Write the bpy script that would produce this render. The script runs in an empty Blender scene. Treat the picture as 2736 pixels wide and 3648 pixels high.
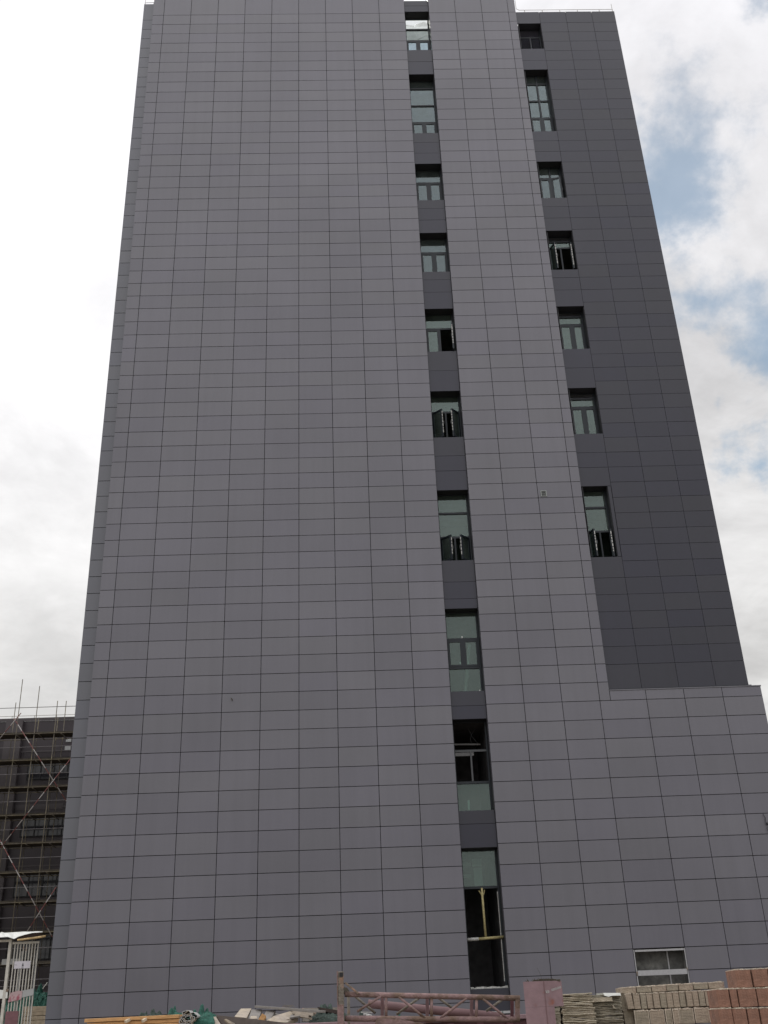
import bpy, math, random
from mathutils import Vector, Matrix
random.seed(7)
R = random.Random(11)
scene = bpy.context.scene
COL = scene.collection

# ------------------------------------------------------------------ camera
F_PX = 3714.06          # focal length in pixels of the 2736 x 3648 photograph
CAMP = Vector((1.7334, -31.7546, 1.6))
CR = Matrix(((0.9991563936, -0.0180907971, -0.0368676567),
             (-0.0248606619, 0.4481041662, -0.8936356102),
             (0.0326871310, 0.8937982878, 0.4472763935)))   # rows: right, down, forward
cam_d = bpy.data.cameras.new("camera")
cam = bpy.data.objects.new("camera", cam_d)
COL.objects.link(cam)
m = Matrix((CR[0], -CR[1], -CR[2])).transposed().to_4x4()
m.translation = CAMP
cam.matrix_world = m
cam_d.sensor_fit = 'VERTICAL'
cam_d.sensor_height = 24.0
cam_d.lens = 24.0 * F_PX / 3648.0
cam_d.clip_start = 0.05
cam_d.clip_end = 3000
scene.camera = cam

def ray(x, y):
    return (CR.transposed() @ Vector(((x - 1368) / F_PX, (y - 1824) / F_PX, 1.0))).normalized()

def at(x, y, Y):
    """point of the plane y = Y (metres, facade at 0) seen at photo pixel x, y"""
    d = ray(x, y)
    return CAMP + d * ((Y - CAMP.y) / d.y)

# ------------------------------------------------------------------ world
SUN_EL, SUN_AZ = math.radians(52), math.radians(-28)     # azimuth from +Y towards +X
SUN_DIR = Vector((math.sin(SUN_AZ) * math.cos(SUN_EL), math.cos(SUN_AZ) * math.cos(SUN_EL), math.sin(SUN_EL)))
w = bpy.data.worlds.new("World")
scene.world = w
w.use_nodes = True
nt = w.node_tree
for n in list(nt.nodes):
    nt.nodes.remove(n)
N, L = nt.nodes.new, nt.links.new

def mth(op, a, b=None, c=None, clamp=False):
    n = N('ShaderNodeMath'); n.operation = op; n.use_clamp = clamp
    for i, v in enumerate((a, b, c)):
        if v is None: continue
        if isinstance(v, (int, float)): n.inputs[i].default_value = v
        else: L(v, n.inputs[i])
    return n.outputs[0]

def smooth(v, lo, hi, tmin=0.0, tmax=1.0):
    n = N('ShaderNodeMapRange'); n.interpolation_type = 'SMOOTHSTEP'
    L(v, n.inputs[0]); n.inputs[1].default_value = lo; n.inputs[2].default_value = hi
    n.inputs[3].default_value = tmin; n.inputs[4].default_value = tmax
    return n.outputs[0]

def dotv(v, d):
    n = N('ShaderNodeVectorMath'); n.operation = 'DOT_PRODUCT'
    L(v, n.inputs[0]); n.inputs[1].default_value = d
    return n.outputs['Value']

tc = N('ShaderNodeTexCoord')
dirv = tc.outputs['Generated']
sep = N('ShaderNodeSeparateXYZ'); L(dirv, sep.inputs[0])
zz = mth('MAXIMUM', mth('ADD', sep.outputs[2], 0.22), 0.08)
comb = N('ShaderNodeCombineXYZ')
L(mth('DIVIDE', sep.outputs[0], zz), comb.inputs[0]); L(mth('DIVIDE', sep.outputs[1], zz), comb.inputs[1])

def noise(vec, scale, detail, rough, dist, off=(0, 0, 0)):
    mp = N('ShaderNodeMapping'); L(vec, mp.inputs[0]); mp.inputs[1].default_value = off
    n = N('ShaderNodeTexNoise'); L(mp.outputs[0], n.inputs[0])
    n.inputs['Scale'].default_value = scale; n.inputs['Detail'].default_value = detail
    n.inputs['Roughness'].default_value = rough; n.inputs['Distortion'].default_value = dist
    return n.outputs['Fac']

sky = N('ShaderNodeTexSky'); sky.sky_type = 'NISHITA'; sky.sun_disc = False
sky.sun_elevation = SUN_EL; sky.sun_rotation = SUN_AZ
sky.air_density = 1.0; sky.dust_density = 0.6
bg_sky = N('ShaderNodeBackground'); stn = N('ShaderNodeMix'); stn.data_type = 'RGBA'; stn.blend_type = 'MULTIPLY'; stn.inputs[0].default_value = 1.0; L(sky.outputs[0], stn.inputs[6]); stn.inputs[7].default_value = (1.0, 1.09, 0.95, 1); L(stn.outputs[2], bg_sky.inputs[0]); bg_sky.inputs[1].default_value = 0.12

n1 = noise(comb.outputs[0], 2.4, 10, 0.58, 0.5, (3.1, 1.7, 0.4))
n2 = noise(comb.outputs[0], 1.7, 8, 0.58, 0.4, (7.7, 2.2, 3.0))
n3 = noise(comb.outputs[0], 7.0, 7, 0.62, 0.3, (1.3, 5.2, 8.0))
# breaks in the cloud on the east side; their outline is warped by noise
warp = N('ShaderNodeTexNoise'); warp.inputs['Scale'].default_value = 11.0; warp.inputs['Detail'].default_value = 6; warp.inputs['Roughness'].default_value = 0.6
L(dirv, warp.inputs[0])
wv = N('ShaderNodeVectorMath'); wv.operation = 'MULTIPLY_ADD'; L(warp.outputs['Color'], wv.inputs[0]); wv.inputs[1].default_value = (0.15, 0.15, 0.15)
wv0 = N('ShaderNodeVectorMath'); wv0.operation = 'SUBTRACT'; L(dirv, wv0.inputs[0]); wv0.inputs[1].default_value = (0.06, 0.06, 0.06); L(wv0.outputs[0], wv.inputs[2])
wdir = wv.outputs[0]
lobes = None
for (px, py, rad, amp) in ((2500, 470, 1.5, 0.8), (2470, 590, 1.7, 1.0), (2455, 710, 1.5, 1.0), (2420, 820, 1.2, 1.0), (2390, 900, 0.8, 0.8), (2570, 400, 0.9, 0.7),
                           (2540, 1030, 1.5, 1.0), (2630, 1070, 1.5, 1.0), (2715, 1180, 1.5, 1.0), (2735, 0, 0.9, 0.7), (2690, 1560, 0.9, 0.8), (2300, 440, 0.8, 0.6)):
    d = ray(px, py)
    # angle from the middle of the gap, in degrees (small-angle: chord length)
    ds = N('ShaderNodeVectorMath'); ds.operation = 'DISTANCE'; L(wdir, ds.inputs[0]); ds.inputs[1].default_value = d
    b = mth('MULTIPLY', smooth(ds.outputs['Value'], math.radians(rad * 3.4), math.radians(rad * 0.1)), amp)
    lobes = b if lobes is None else mth('MAXIMUM', lobes, b)
nn = mth('ADD', n1, mth('MULTIPLY', mth('SUBTRACT', n3, 0.5), 0.50))
thr = mth('MULTIPLY', lobes, 0.74)
cover = mth('MULTIPLY_ADD', smooth(mth('SUBTRACT', nn, thr), -0.18, 0.32), 0.72, 0.28)
tosun = dotv(dirv, SUN_DIR)
east = smooth(dotv(dirv, Vector((1.0, 0.0, 0.0))), 0.0, 0.32)
front = smooth(dotv(dirv, Vector((0.0, 1.0, 0.0))), -0.2, 0.35)
soft = mth('MULTIPLY_ADD', smooth(n2, 0.32, 0.66), 0.72, mth('MULTIPLY', smooth(n3, 0.30, 0.70), 0.28))
elev = smooth(sep.outputs[2], 0.0, 0.85)
lum_w = mth('ADD', mth('MULTIPLY_ADD', soft, 0.36, 0.63), mth('MULTIPLY', elev, 0.13))      # thin bright cloud towards the sun
lum_e = mth('ADD', mth('MULTIPLY_ADD', soft, 0.44, 0.55), mth('MULTIPLY', elev, 0.05))      # heavier cloud to the east
lum_b = mth('ADD', mth('MULTIPLY_ADD', soft, 0.24, 0.66), mth('MULTIPLY', elev, 0.80))      # behind the camera, brightest overhead
def lerp(a, b, t): return mth('ADD', mth('MULTIPLY', a, mth('SUBTRACT', 1.0, t)), mth('MULTIPLY', b, t))
lum = lerp(lum_b, lerp(lum_w, lum_e, east), front)
lum = mth('ADD', lum, mth('MULTIPLY', smooth(tosun, 0.88, 1.0), 0.22))
lumc = N('ShaderNodeCombineColor')
L(mth('MULTIPLY', lum, 1.0), lumc.inputs[0]); L(mth('MULTIPLY', lum, 0.992), lumc.inputs[1]); L(mth('MULTIPLY', lum, mth('MULTIPLY_ADD', elev, 0.06, 0.965)), lumc.inputs[2])
bg_cl = N('ShaderNodeBackground'); L(lumc.outputs[0], bg_cl.inputs[0]); bg_cl.inputs[1].default_value = 1.0
mix = N('ShaderNodeMixShader'); L(cover, mix.inputs[0]); L(bg_sky.outputs[0], mix.inputs[1]); L(bg_cl.outputs[0], mix.inputs[2])
wo = N('ShaderNodeOutputWorld'); L(mix.outputs[0], wo.inputs[0])

# ------------------------------------------------------------------ sun, exposure
sd = bpy.data.lights.new("sun", 'SUN'); sd.energy = 0.9; sd.angle = math.radians(12); sd.color = (1.0, 0.96, 0.9)
so = bpy.data.objects.new("sun", sd); COL.objects.link(so)
so.rotation_euler = SUN_DIR.to_track_quat('Z', 'Y').to_euler()
so.location = (0, 0, 80)
scene.view_settings.view_transform = 'Standard'
scene.view_settings.look = 'None'
scene.view_settings.exposure = 0.0
scene.view_settings.gamma = 1.0
scene.view_settings.use_curve_mapping = False

# ------------------------------------------------------------------ materials
def material(name, col, rough=0.6, metal=0.0, ior=1.5, var=0.0, island=0.0, noise_scale=3.0, bump=0.0, bump_scale=20.0,
             col2=None, mixlo=0.45, mixhi=0.6, stretch=(1, 1, 1), spec=0.5, tint=0.0, detail=6, streak=0.0):
    mt = bpy.data.materials.new(name); mt.use_nodes = True
    t = mt.node_tree; b = t.nodes['Principled BSDF']
    b.inputs['Roughness'].default_value = rough; b.inputs['Metallic'].default_value = metal; b.inputs['IOR'].default_value = ior
    b.inputs['Specular IOR Level'].default_value = spec
    tcn = t.nodes.new('ShaderNodeTexCoord'); mp = t.nodes.new('ShaderNodeMapping'); mp.inputs['Scale'].default_value = stretch
    t.links.new(tcn.outputs['Object'], mp.inputs[0])
    nz = t.nodes.new('ShaderNodeTexNoise'); nz.inputs['Scale'].default_value = noise_scale; nz.inputs['Detail'].default_value = detail
    t.links.new(mp.outputs[0], nz.inputs[0])
    rgb = t.nodes.new('ShaderNodeRGB'); rgb.outputs[0].default_value = (*col, 1)
    out = rgb.outputs[0]
    if col2:
        r2 = t.nodes.new('ShaderNodeRGB'); r2.outputs[0].default_value = (*col2, 1)
        mr = t.nodes.new('ShaderNodeMapRange'); mr.inputs[1].default_value = mixlo; mr.inputs[2].default_value = mixhi
        t.links.new(nz.outputs['Fac'], mr.inputs[0])
        mx = t.nodes.new('ShaderNodeMix'); mx.data_type = 'RGBA'
        t.links.new(mr.outputs[0], mx.inputs[0]); t.links.new(out, mx.inputs[6]); t.links.new(r2.outputs[0], mx.inputs[7])
        out = mx.outputs[2]
    hs = t.nodes.new('ShaderNodeHueSaturation'); t.links.new(out, hs.inputs['Color'])
    val = None
    if var:
        nv = t.nodes.new('ShaderNodeTexNoise'); nv.inputs['Scale'].default_value = noise_scale * 2.3; nv.inputs['Detail'].default_value = 5
        t.links.new(mp.outputs[0], nv.inputs[0])
        mr = t.nodes.new('ShaderNodeMapRange'); mr.inputs[1].default_value = 0.25; mr.inputs[2].default_value = 0.75
        mr.inputs[3].default_value = 1 - var; mr.inputs[4].default_value = 1 + var
        t.links.new(nv.outputs['Fac'], mr.inputs[0]); val = mr.outputs[0]
    if island:
        g = t.nodes.new('ShaderNodeNewGeometry')
        mr = t.nodes.new('ShaderNodeMapRange'); mr.inputs[3].default_value = 1 - island; mr.inputs[4].default_value = 1 + island
        t.links.new(g.outputs['Random Per Island'], mr.inputs[0])
        if val is not None:
            mm = t.nodes.new('ShaderNodeMath'); mm.operation = 'MULTIPLY'
            t.links.new(val, mm.inputs[0]); t.links.new(mr.outputs[0], mm.inputs[1]); val = mm.outputs[0]
        else: val = mr.outputs[0]
        if tint:
            wn = t.nodes.new('ShaderNodeTexWhiteNoise'); wn.noise_dimensions = '1D'
            t.links.new(g.outputs['Random Per Island'], wn.inputs['W'])
            m3 = t.nodes.new('ShaderNodeMapRange'); m3.inputs[3].default_value = 1 - tint; m3.inputs[4].default_value = 1 + tint
            t.links.new(wn.outputs['Value'], m3.inputs[0]); t.links.new(m3.outputs[0], hs.inputs['Saturation'])
    if streak:      # faint rain streaks running down the wall
        mq = t.nodes.new('ShaderNodeMapping'); mq.inputs['Scale'].default_value = (2.2, 1.0, 0.10); t.links.new(tcn.outputs['Object'], mq.inputs[0])
        ns = t.nodes.new('ShaderNodeTexNoise'); ns.inputs['Scale'].default_value = 1.6; ns.inputs['Detail'].default_value = 7; ns.inputs['Roughness'].default_value = 0.65
        t.links.new(mq.outputs[0], ns.inputs[0])
        m4 = t.nodes.new('ShaderNodeMapRange'); m4.inputs[1].default_value = 0.3; m4.inputs[2].default_value = 0.7; m4.inputs[3].default_value = 1 - streak; m4.inputs[4].default_value = 1 + streak
        t.links.new(ns.outputs['Fac'], m4.inputs[0]); m5 = t.nodes.new('ShaderNodeMath'); m5.operation = 'MULTIPLY'
        t.links.new(val, m5.inputs[0]); t.links.new(m4.outputs[0], m5.inputs[1]); val = m5.outputs[0]
    if val is not None: t.links.new(val, hs.inputs['Value'])
    t.links.new(hs.outputs[0], b.inputs['Base Color'])
    if bump:
        nb = t.nodes.new('ShaderNodeTexNoise'); nb.inputs['Scale'].default_value = bump_scale; nb.inputs['Detail'].default_value = 6
        t.links.new(mp.outputs[0], nb.inputs[0])
        bp = t.nodes.new('ShaderNodeBump'); bp.inputs['Strength'].default_value = bump; bp.inputs['Distance'].default_value = 0.02
        t.links.new(nb.outputs['Fac'], bp.inputs['Height']); t.links.new(bp.outputs[0], b.inputs['Normal'])
    return mt

M = {}
M['light'] = material('light grey cladding', (0.114, 0.111, 0.133), rough=0.33, island=0.06, var=0.12, noise_scale=0.11, tint=0.14, spec=0.62, streak=0.05)
M['side'] = material('blue grey cladding', (0.101, 0.104, 0.124), rough=0.33, island=0.04, var=0.08, noise_scale=0.12, tint=0.15, spec=0.62)
M['dark'] = material('dark grey cladding', (0.0225, 0.0225, 0.036), rough=0.33, island=0.06, var=0.10, noise_scale=0.11, tint=0.2, spec=0.44, streak=0.05)
M['joint'] = material('joint sealant', (0.022, 0.021, 0.024), rough=0.9, spec=0.2)
M['reveal'] = material('window reveal', (0.022, 0.023, 0.027), rough=0.5, spec=0.35)
M['frame'] = material('dark green grey aluminium', (0.014, 0.019, 0.025), rough=0.45, var=0.1, noise_scale=3, spec=0.35)
M['mullion'] = material('grey mullion', (0.06, 0.063, 0.068), rough=0.45, var=0.15, noise_scale=6)
M['louvre'] = material('louvre blades', (0.36, 0.36, 0.42), rough=0.45)
M['room'] = material('bare concrete room', (0.16, 0.17, 0.16), rough=0.9, var=0.35, noise_scale=1.2, bump=0.2, bump_scale=8)
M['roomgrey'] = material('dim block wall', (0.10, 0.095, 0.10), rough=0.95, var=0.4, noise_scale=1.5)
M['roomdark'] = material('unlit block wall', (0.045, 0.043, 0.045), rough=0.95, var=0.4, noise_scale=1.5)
M['white'] = material('white plastic', (0.75, 0.76, 0.74), rough=0.5, var=0.1, noise_scale=20)
M['tape'] = material('white tape', (0.42, 0.42, 0.41), rough=0.6, var=0.2, noise_scale=30)
M['mortar'] = material('mortar and foam', (0.42, 0.42, 0.40), rough=0.95, var=0.35, noise_scale=14, bump=0.8, bump_scale=40)
M['concrete'] = material('raw concrete', (0.085, 0.085, 0.082), rough=0.95, var=0.4, noise_scale=2.5, col2=(0.19, 0.19, 0.175), mixlo=0.45, mixhi=0.75, bump=0.3)
M['galv'] = material('galvanised angle', (0.34, 0.34, 0.35), rough=0.45, var=0.12, noise_scale=8)
M['vent'] = material('vent grille', (0.24, 0.26, 0.25), rough=0.5)
M['black'] = material('black', (0.012, 0.012, 0.014), rough=0.7)
M['rail'] = material('lightning conductor steel', (0.42, 0.40, 0.36), rough=0.5)
M['bamboo'] = material('painted yellow timber', (0.36, 0.31, 0.15), rough=0.8, var=0.3, noise_scale=9, bump=0.3)
M['ground'] = material('trodden building soil', (0.16, 0.13, 0.10), rough=1.0, var=0.3, noise_scale=0.8, col2=(0.24, 0.21, 0.17), bump=0.6, bump_scale=6)
M['annex_dark'] = material('brown black cladding', (0.027, 0.019, 0.024), rough=0.5, var=0.25, noise_scale=0.3)
M['annex_band'] = material('grey pier cladding', (0.062, 0.052, 0.056), rough=0.55, var=0.12, noise_scale=0.5)
M['annex_glass'] = material('annex window glass', (0.02, 0.02, 0.024), rough=0.12)
M['pole'] = material('worn scaffold tube', (0.095, 0.082, 0.065), rough=0.8, var=0.35, noise_scale=2, col2=(0.15, 0.125, 0.07), mixlo=0.4, mixhi=0.7)
M['ledger'] = material('dirty yellow scaffold plank', (0.045, 0.037, 0.026), rough=0.9, var=0.4, noise_scale=1.5)
M['greyrail'] = material('grey guard tube', (0.16, 0.15, 0.155), rough=0.7, var=0.3, noise_scale=2)
M['pwhite'] = material('cream white paint', (0.50, 0.48, 0.43), rough=0.55, var=0.18, noise_scale=3, col2=(0.34, 0.20, 0.10), mixlo=0.68, mixhi=0.76)
M['signwhite'] = material('sign board white', (0.55, 0.53, 0.58), rough=0.5, var=0.06)
M['signgrey'] = material('grey kick plate', (0.36, 0.37, 0.37), rough=0.6, var=0.1)
M['pinkplate'] = material('worn red and pink plate', (0.42, 0.30, 0.31), rough=0.6, col2=(0.30, 0.08, 0.11), mixlo=0.52, mixhi=0.6, noise_scale=5, var=0.15)
M['ink'] = material('dark ink', (0.05, 0.05, 0.06), rough=0.6)
M['maroon'] = material('faded maroon sheet', (0.16, 0.075, 0.085), rough=0.7, var=0.25, noise_scale=3)
M['tarp'] = material('grubby white tarpaulin', (0.66, 0.67, 0.64), rough=0.7, var=0.12, noise_scale=4)
M['tarpdark'] = material('shaded tarpaulin and dark sheet', (0.05, 0.035, 0.03), rough=0.9, var=0.3)  # shade below the white tarpaulin as a colour; the dark sheet shares it
M['wood'] = material('raw pine timber', (0.52, 0.29, 0.12), rough=0.75, var=0.25, noise_scale=5, stretch=(1, 6, 6), bump=0.3)
M['woodpole'] = material('debarked timber pole', (0.50, 0.36, 0.18), rough=0.8, var=0.35, noise_scale=8, bump=0.4)
M['net'] = material('green debris netting', (0.022, 0.098, 0.072), rough=0.85, var=0.5, noise_scale=9, bump=0.7, bump_scale=60)
M['netdark'] = material('dusty dark netting', (0.045, 0.065, 0.055), rough=0.9, var=0.5, noise_scale=9, bump=0.7, bump_scale=60)
M['board'] = material('dusty plasterboard', (0.38, 0.33, 0.275), rough=0.95, var=0.25, noise_scale=6, col2=(0.42, 0.36, 0.28), bump=0.4, bump_scale=30)
M['boardgrey'] = material('grey fibre board', (0.22, 0.205, 0.19), rough=0.9, var=0.2, noise_scale=5, bump=0.2)
M['boarddark'] = material('brown board edge', (0.115, 0.095, 0.085), rough=0.9, var=0.25, noise_scale=5)
M['creamsack'] = material('cream packed sheets', (0.55, 0.46, 0.34), rough=0.9, var=0.2, noise_scale=4, bump=0.4)
M['pink'] = material('faded pink steel paint', (0.225, 0.145, 0.158), rough=0.65, var=0.15, noise_scale=7, col2=(0.235, 0.085, 0.06), mixlo=0.60, mixhi=0.70, bump=0.12, bump_scale=25)
M['pinkrust'] = material('pink paint over rust', (0.225, 0.145, 0.14), rough=0.85, var=0.3, noise_scale=9, col2=(0.145, 0.095, 0.07), mixlo=0.46, mixhi=0.62, bump=0.5, bump_scale=45)
M['greyrust'] = material('muddy grey steel', (0.155, 0.135, 0.11), rough=0.85, var=0.3, noise_scale=10, col2=(0.27, 0.16, 0.11), mixlo=0.55, mixhi=0.68, bump=0.5, bump_scale=45)
M['redpipe'] = material('faded red pipe', (0.15, 0.085, 0.088), rough=0.75, var=0.15, noise_scale=5)
M['skip'] = material('dark red steel', (0.075, 0.022, 0.028), rough=0.6, var=0.3, noise_scale=4)
M['tan'] = material('dusty tan brick', (0.315, 0.26, 0.20), rough=0.95, var=0.22, noise_scale=12, col2=(0.225, 0.16, 0.125), mixlo=0.55, mixhi=0.72, bump=0.4, bump_scale=60)
M['tan2'] = material('greyer tan brick', (0.27, 0.235, 0.18), rough=0.95, var=0.22, noise_scale=12, col2=(0.34, 0.29, 0.22), mixlo=0.55, mixhi=0.7, bump=0.4, bump_scale=60)
M['red'] = material('fired red brick', (0.235, 0.125, 0.088), rough=0.95, var=0.25, noise_scale=10, col2=(0.175, 0.10, 0.075), mixlo=0.5, mixhi=0.68, bump=0.4, bump_scale=60)
M['dust'] = material('pale brick dust', (0.60, 0.52, 0.42), rough=1.0, var=0.2, noise_scale=40, bump=0.8, bump_scale=120)
M['sack'] = material('folded woven sacks', (0.34, 0.30, 0.225), rough=0.9, var=0.2, noise_scale=16, col2=(0.41, 0.36, 0.28), island=0.08, bump=0.5, bump_scale=70)
M['sackgrey'] = material('grey folded sacks', (0.22, 0.20, 0.155), rough=0.9, var=0.25, noise_scale=14, col2=(0.30, 0.27, 0.21), island=0.10, bump=0.5, bump_scale=70)
M['debris'] = material('dry weeds and dirt', (0.06, 0.05, 0.035), rough=1.0, var=0.4, noise_scale=30)
M['cable'] = material('black cable', (0.03, 0.03, 0.035), rough=0.6)
M['redwhite'] = None
def stripe_mat():
    mt = bpy.data.materials.new('red and white banded paint'); mt.use_nodes = True
    t = mt.node_tree; b = t.nodes['Principled BSDF']; b.inputs['Roughness'].default_value = 0.6
    tcn = t.nodes.new('ShaderNodeTexCoord'); sp = t.nodes.new('ShaderNodeSeparateXYZ'); t.links.new(tcn.outputs['Object'], sp.inputs[0])
    a = t.nodes.new('ShaderNodeMath'); a.operation = 'MULTIPLY'; a.inputs[1].default_value = 0.95; t.links.new(sp.outputs[2], a.inputs[0])
    f = t.nodes.new('ShaderNodeMath'); f.operation = 'FRACT'; t.links.new(a.outputs[0], f.inputs[0])
    g = t.nodes.new('ShaderNodeMath'); g.operation = 'GREATER_THAN'; g.inputs[1].default_value = 0.5; t.links.new(f.outputs[0], g.inputs[0])
    mx = t.nodes.new('ShaderNodeMix'); mx.data_type = 'RGBA'; t.links.new(g.outputs[0], mx.inputs[0])
    mx.inputs[6].default_value = (0.15, 0.045, 0.04, 1); mx.inputs[7].default_value = (0.33, 0.31, 0.30, 1)
    t.links.new(mx.outputs[2], b.inputs['Base Color'])
    return mt
M['redwhite'] = stripe_mat()

def glass_mat(name, tint, refl, dirt=0.05):
    mt = bpy.data.materials.new(name); mt.use_nodes = True
    t = mt.node_tree
    for n in list(t.nodes): t.nodes.remove(n)
    tr = t.nodes.new('ShaderNodeBsdfTransparent'); tr.inputs[0].default_value = (*tint, 1)
    gl = t.nodes.new('ShaderNodeBsdfGlossy'); gl.inputs['Roughness'].default_value = 0.04; gl.inputs[0].default_value = (0.90, 1.0, 0.98, 1)
    df = t.nodes.new('ShaderNodeBsdfDiffuse'); df.inputs[0].default_value = (0.26, 0.30, 0.28, 1)  # pale dirt layer, strengthened to lighten panes like reflected sky
    fr = t.nodes.new('ShaderNodeFresnel'); gg = t.nodes.new('ShaderNodeNewGeometry'); mi = t.nodes.new('ShaderNodeMapRange')
    mi.inputs[3].default_value = 1.5; mi.inputs[4].default_value = 1 / 1.5      # same reflectance from both sides of the pane
    t.links.new(gg.outputs['Backfacing'], mi.inputs[0]); t.links.new(mi.outputs[0], fr.inputs[0])
    mu = t.nodes.new('ShaderNodeMath'); mu.operation = 'MULTIPLY'; mu.inputs[1].default_value = refl; mu.use_clamp = True
    t.links.new(fr.outputs[0], mu.inputs[0])
    m1 = t.nodes.new('ShaderNodeMixShader'); t.links.new(mu.outputs[0], m1.inputs[0]); t.links.new(tr.outputs[0], m1.inputs[1]); t.links.new(gl.outputs[0], m1.inputs[2])
    tcn = t.nodes.new('ShaderNodeTexCoord'); nz = t.nodes.new('ShaderNodeTexNoise'); nz.inputs['Scale'].default_value = 1.6; nz.inputs['Detail'].default_value = 5
    t.links.new(tcn.outputs['Object'], nz.inputs[0])
    mr = t.nodes.new('ShaderNodeMapRange'); mr.inputs[1].default_value = 0.3; mr.inputs[2].default_value = 0.8; mr.inputs[3].default_value = dirt * 0.4; mr.inputs[4].default_value = dirt * 1.8
    t.links.new(nz.outputs['Fac'], mr.inputs[0])
    m2 = t.nodes.new('ShaderNodeMixShader'); t.links.new(mr.outputs[0], m2.inputs[0]); t.links.new(m1.outputs[0], m2.inputs[1]); t.links.new(df.outputs[0], m2.inputs[2])
    o = t.nodes.new('ShaderNodeOutputMaterial'); t.links.new(m2.outputs[0], o.inputs[0])
    return mt
M['glass'] = glass_mat('greenish float glass', (0.62, 0.74, 0.70), 1.6, 0.10)
M['glassblue'] = glass_mat('bluish float glass', (0.58, 0.67, 0.74), 1.75, 0.12)
M['glassclear'] = glass_mat('clear float glass', (0.93, 0.95, 0.94), 0.8, 0.03)
M['glassgrey'] = glass_mat('grey dimming glass', (0.55, 0.58, 0.57), 1.2, 0.15)  # grey tint dims the bright sheeting behind the middle light
M['film'] = material('translucent plastic film', (0.85, 0.85, 0.83), rough=0.6)
M['film'].node_tree.nodes['Principled BSDF'].inputs['Transmission Weight'].default_value = 0.65
M['film'].node_tree.nodes['Principled BSDF'].inputs['Roughness'].default_value = 0.9
M['film'].node_tree.nodes['Principled BSDF'].inputs['IOR'].default_value = 1.02

ORD = ['first', 'second', 'third', 'fourth', 'fifth', 'sixth', 'seventh', 'eighth', 'ninth', 'tenth', 'eleventh', 'twelfth', 'thirteenth', 'fourteenth', 'fifteenth', 'sixteenth']
# ------------------------------------------------------------------ mesh helpers
class MB:
    def __init__(s): s.v = []; s.f = []; s.mi = []; s.sm = []
    def quad(s, a, b, c, d, mi=0):
        n = len(s.v); s.v += [tuple(a), tuple(b), tuple(c), tuple(d)]; s.f.append((n, n + 1, n + 2, n + 3)); s.mi.append(mi)
    def box(s, x0, x1, y0, y1, z0, z1, mi=0, jig=0.0, T=None):
        n = len(s.v)
        P = [(x0, y0, z0), (x1, y0, z0), (x1, y1, z0), (x0, y1, z0), (x0, y0, z1), (x1, y0, z1), (x1, y1, z1), (x0, y1, z1)]
        if jig: P = [(a + R.uniform(-jig, jig), b + R.uniform(-jig, jig), c + R.uniform(-jig, jig)) for a, b, c in P]
        if T is not None: P = [tuple(T @ Vector(p)) for p in P]
        s.v += P
        for q in ((0, 3, 2, 1), (4, 5, 6, 7), (0, 1, 5, 4), (1, 2, 6, 5), (2, 3, 7, 6), (3, 0, 4, 7)):
            s.f.append(tuple(n + i for i in q)); s.mi.append(mi)
    def tube(s, a, b, r, seg=8, mi=0, r2=None, cap=True):
        a = Vector(a); b = Vector(b); d = (b - a)
        if d.length < 1e-6: return
        z = d.normalized(); x = z.orthogonal().normalized(); y = z.cross(x); n = len(s.v)
        r2 = r if r2 is None else r2
        for k in range(seg):
            t = 2 * math.pi * k / seg; o = x * math.cos(t) + y * math.sin(t)
            s.v.append(tuple(a + o * r)); s.v.append(tuple(b + o * r2))
        for k in range(seg):
            k2 = (k + 1) % seg
            s.f.append((n + 2 * k, n + 2 * k2, n + 2 * k2 + 1, n + 2 * k + 1)); s.mi.append(mi)
        if cap:
            s.f.append(tuple(n + 2 * k for k in range(seg))[::-1]); s.mi.append(mi)
            s.f.append(tuple(n + 2 * k + 1 for k in range(seg))); s.mi.append(mi)
    def path(s, pts, r, seg=6, mi=0):
        for a, b in zip(pts[:-1], pts[1:]): s.tube(a, b, r, seg, mi)
    def beam(s, a, b, wd, th, up=(0, 0, 1), mi=0):
        """rectangular bar from a to b"""
        a = Vector(a); b = Vector(b); z = (b - a).normalized(); u = Vector(up)
        x = z.cross(u)
        if x.length < 1e-4: x = z.cross(Vector((0, 1, 0)))
        x.normalize(); y = x.cross(z); n = len(s.v)
        for p in (a, b):
            for sx, sy in ((-1, -1), (1, -1), (1, 1), (-1, 1)): s.v.append(tuple(p + x * sx * wd / 2 + y * sy * th / 2))
        for q in ((3, 2, 1, 0), (4, 5, 6, 7), (0, 1, 5, 4), (1, 2, 6, 5), (2, 3, 7, 6), (3, 0, 4, 7)):
            s.f.append(tuple(n + i for i in q)); s.mi.append(mi)
    def slab(s, pts, off, mi=0):
        """thick polygon"""
        n = len(s.v); k = len(pts); off = Vector(off)
        s.v += [tuple(p) for p in pts] + [tuple(Vector(p) + off) for p in pts]
        s.f.append(tuple(range(n, n + k))); s.mi.append(mi)
        s.f.append(tuple(range(n + 2 * k - 1, n + k - 1, -1))); s.mi.append(mi)
        for i in range(k):
            j = (i + 1) % k; s.f.append((n + j, n + i, n + k + i, n + k + j)); s.mi.append(mi)
    def build(s, name, mats, parent=None, smooth=False, bevel=0.0):
        me = bpy.data.meshes.new(name); me.from_pydata(s.v, [], s.f)
        if not isinstance(mats, (list, tuple)): mats = [mats]
        for mt in mats: me.materials.append(mt)
        for p, i in zip(me.polygons, s.mi): p.material_index = i; p.use_smooth = smooth
        me.update()
        o = bpy.data.objects.new(name, me); COL.objects.link(o)
        if parent is not None: o.parent = parent
        if bevel:
            bv = o.modifiers.new('bevel', 'BEVEL'); bv.width = bevel; bv.segments = 2; bv.limit_method = 'ANGLE'
        return o

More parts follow.
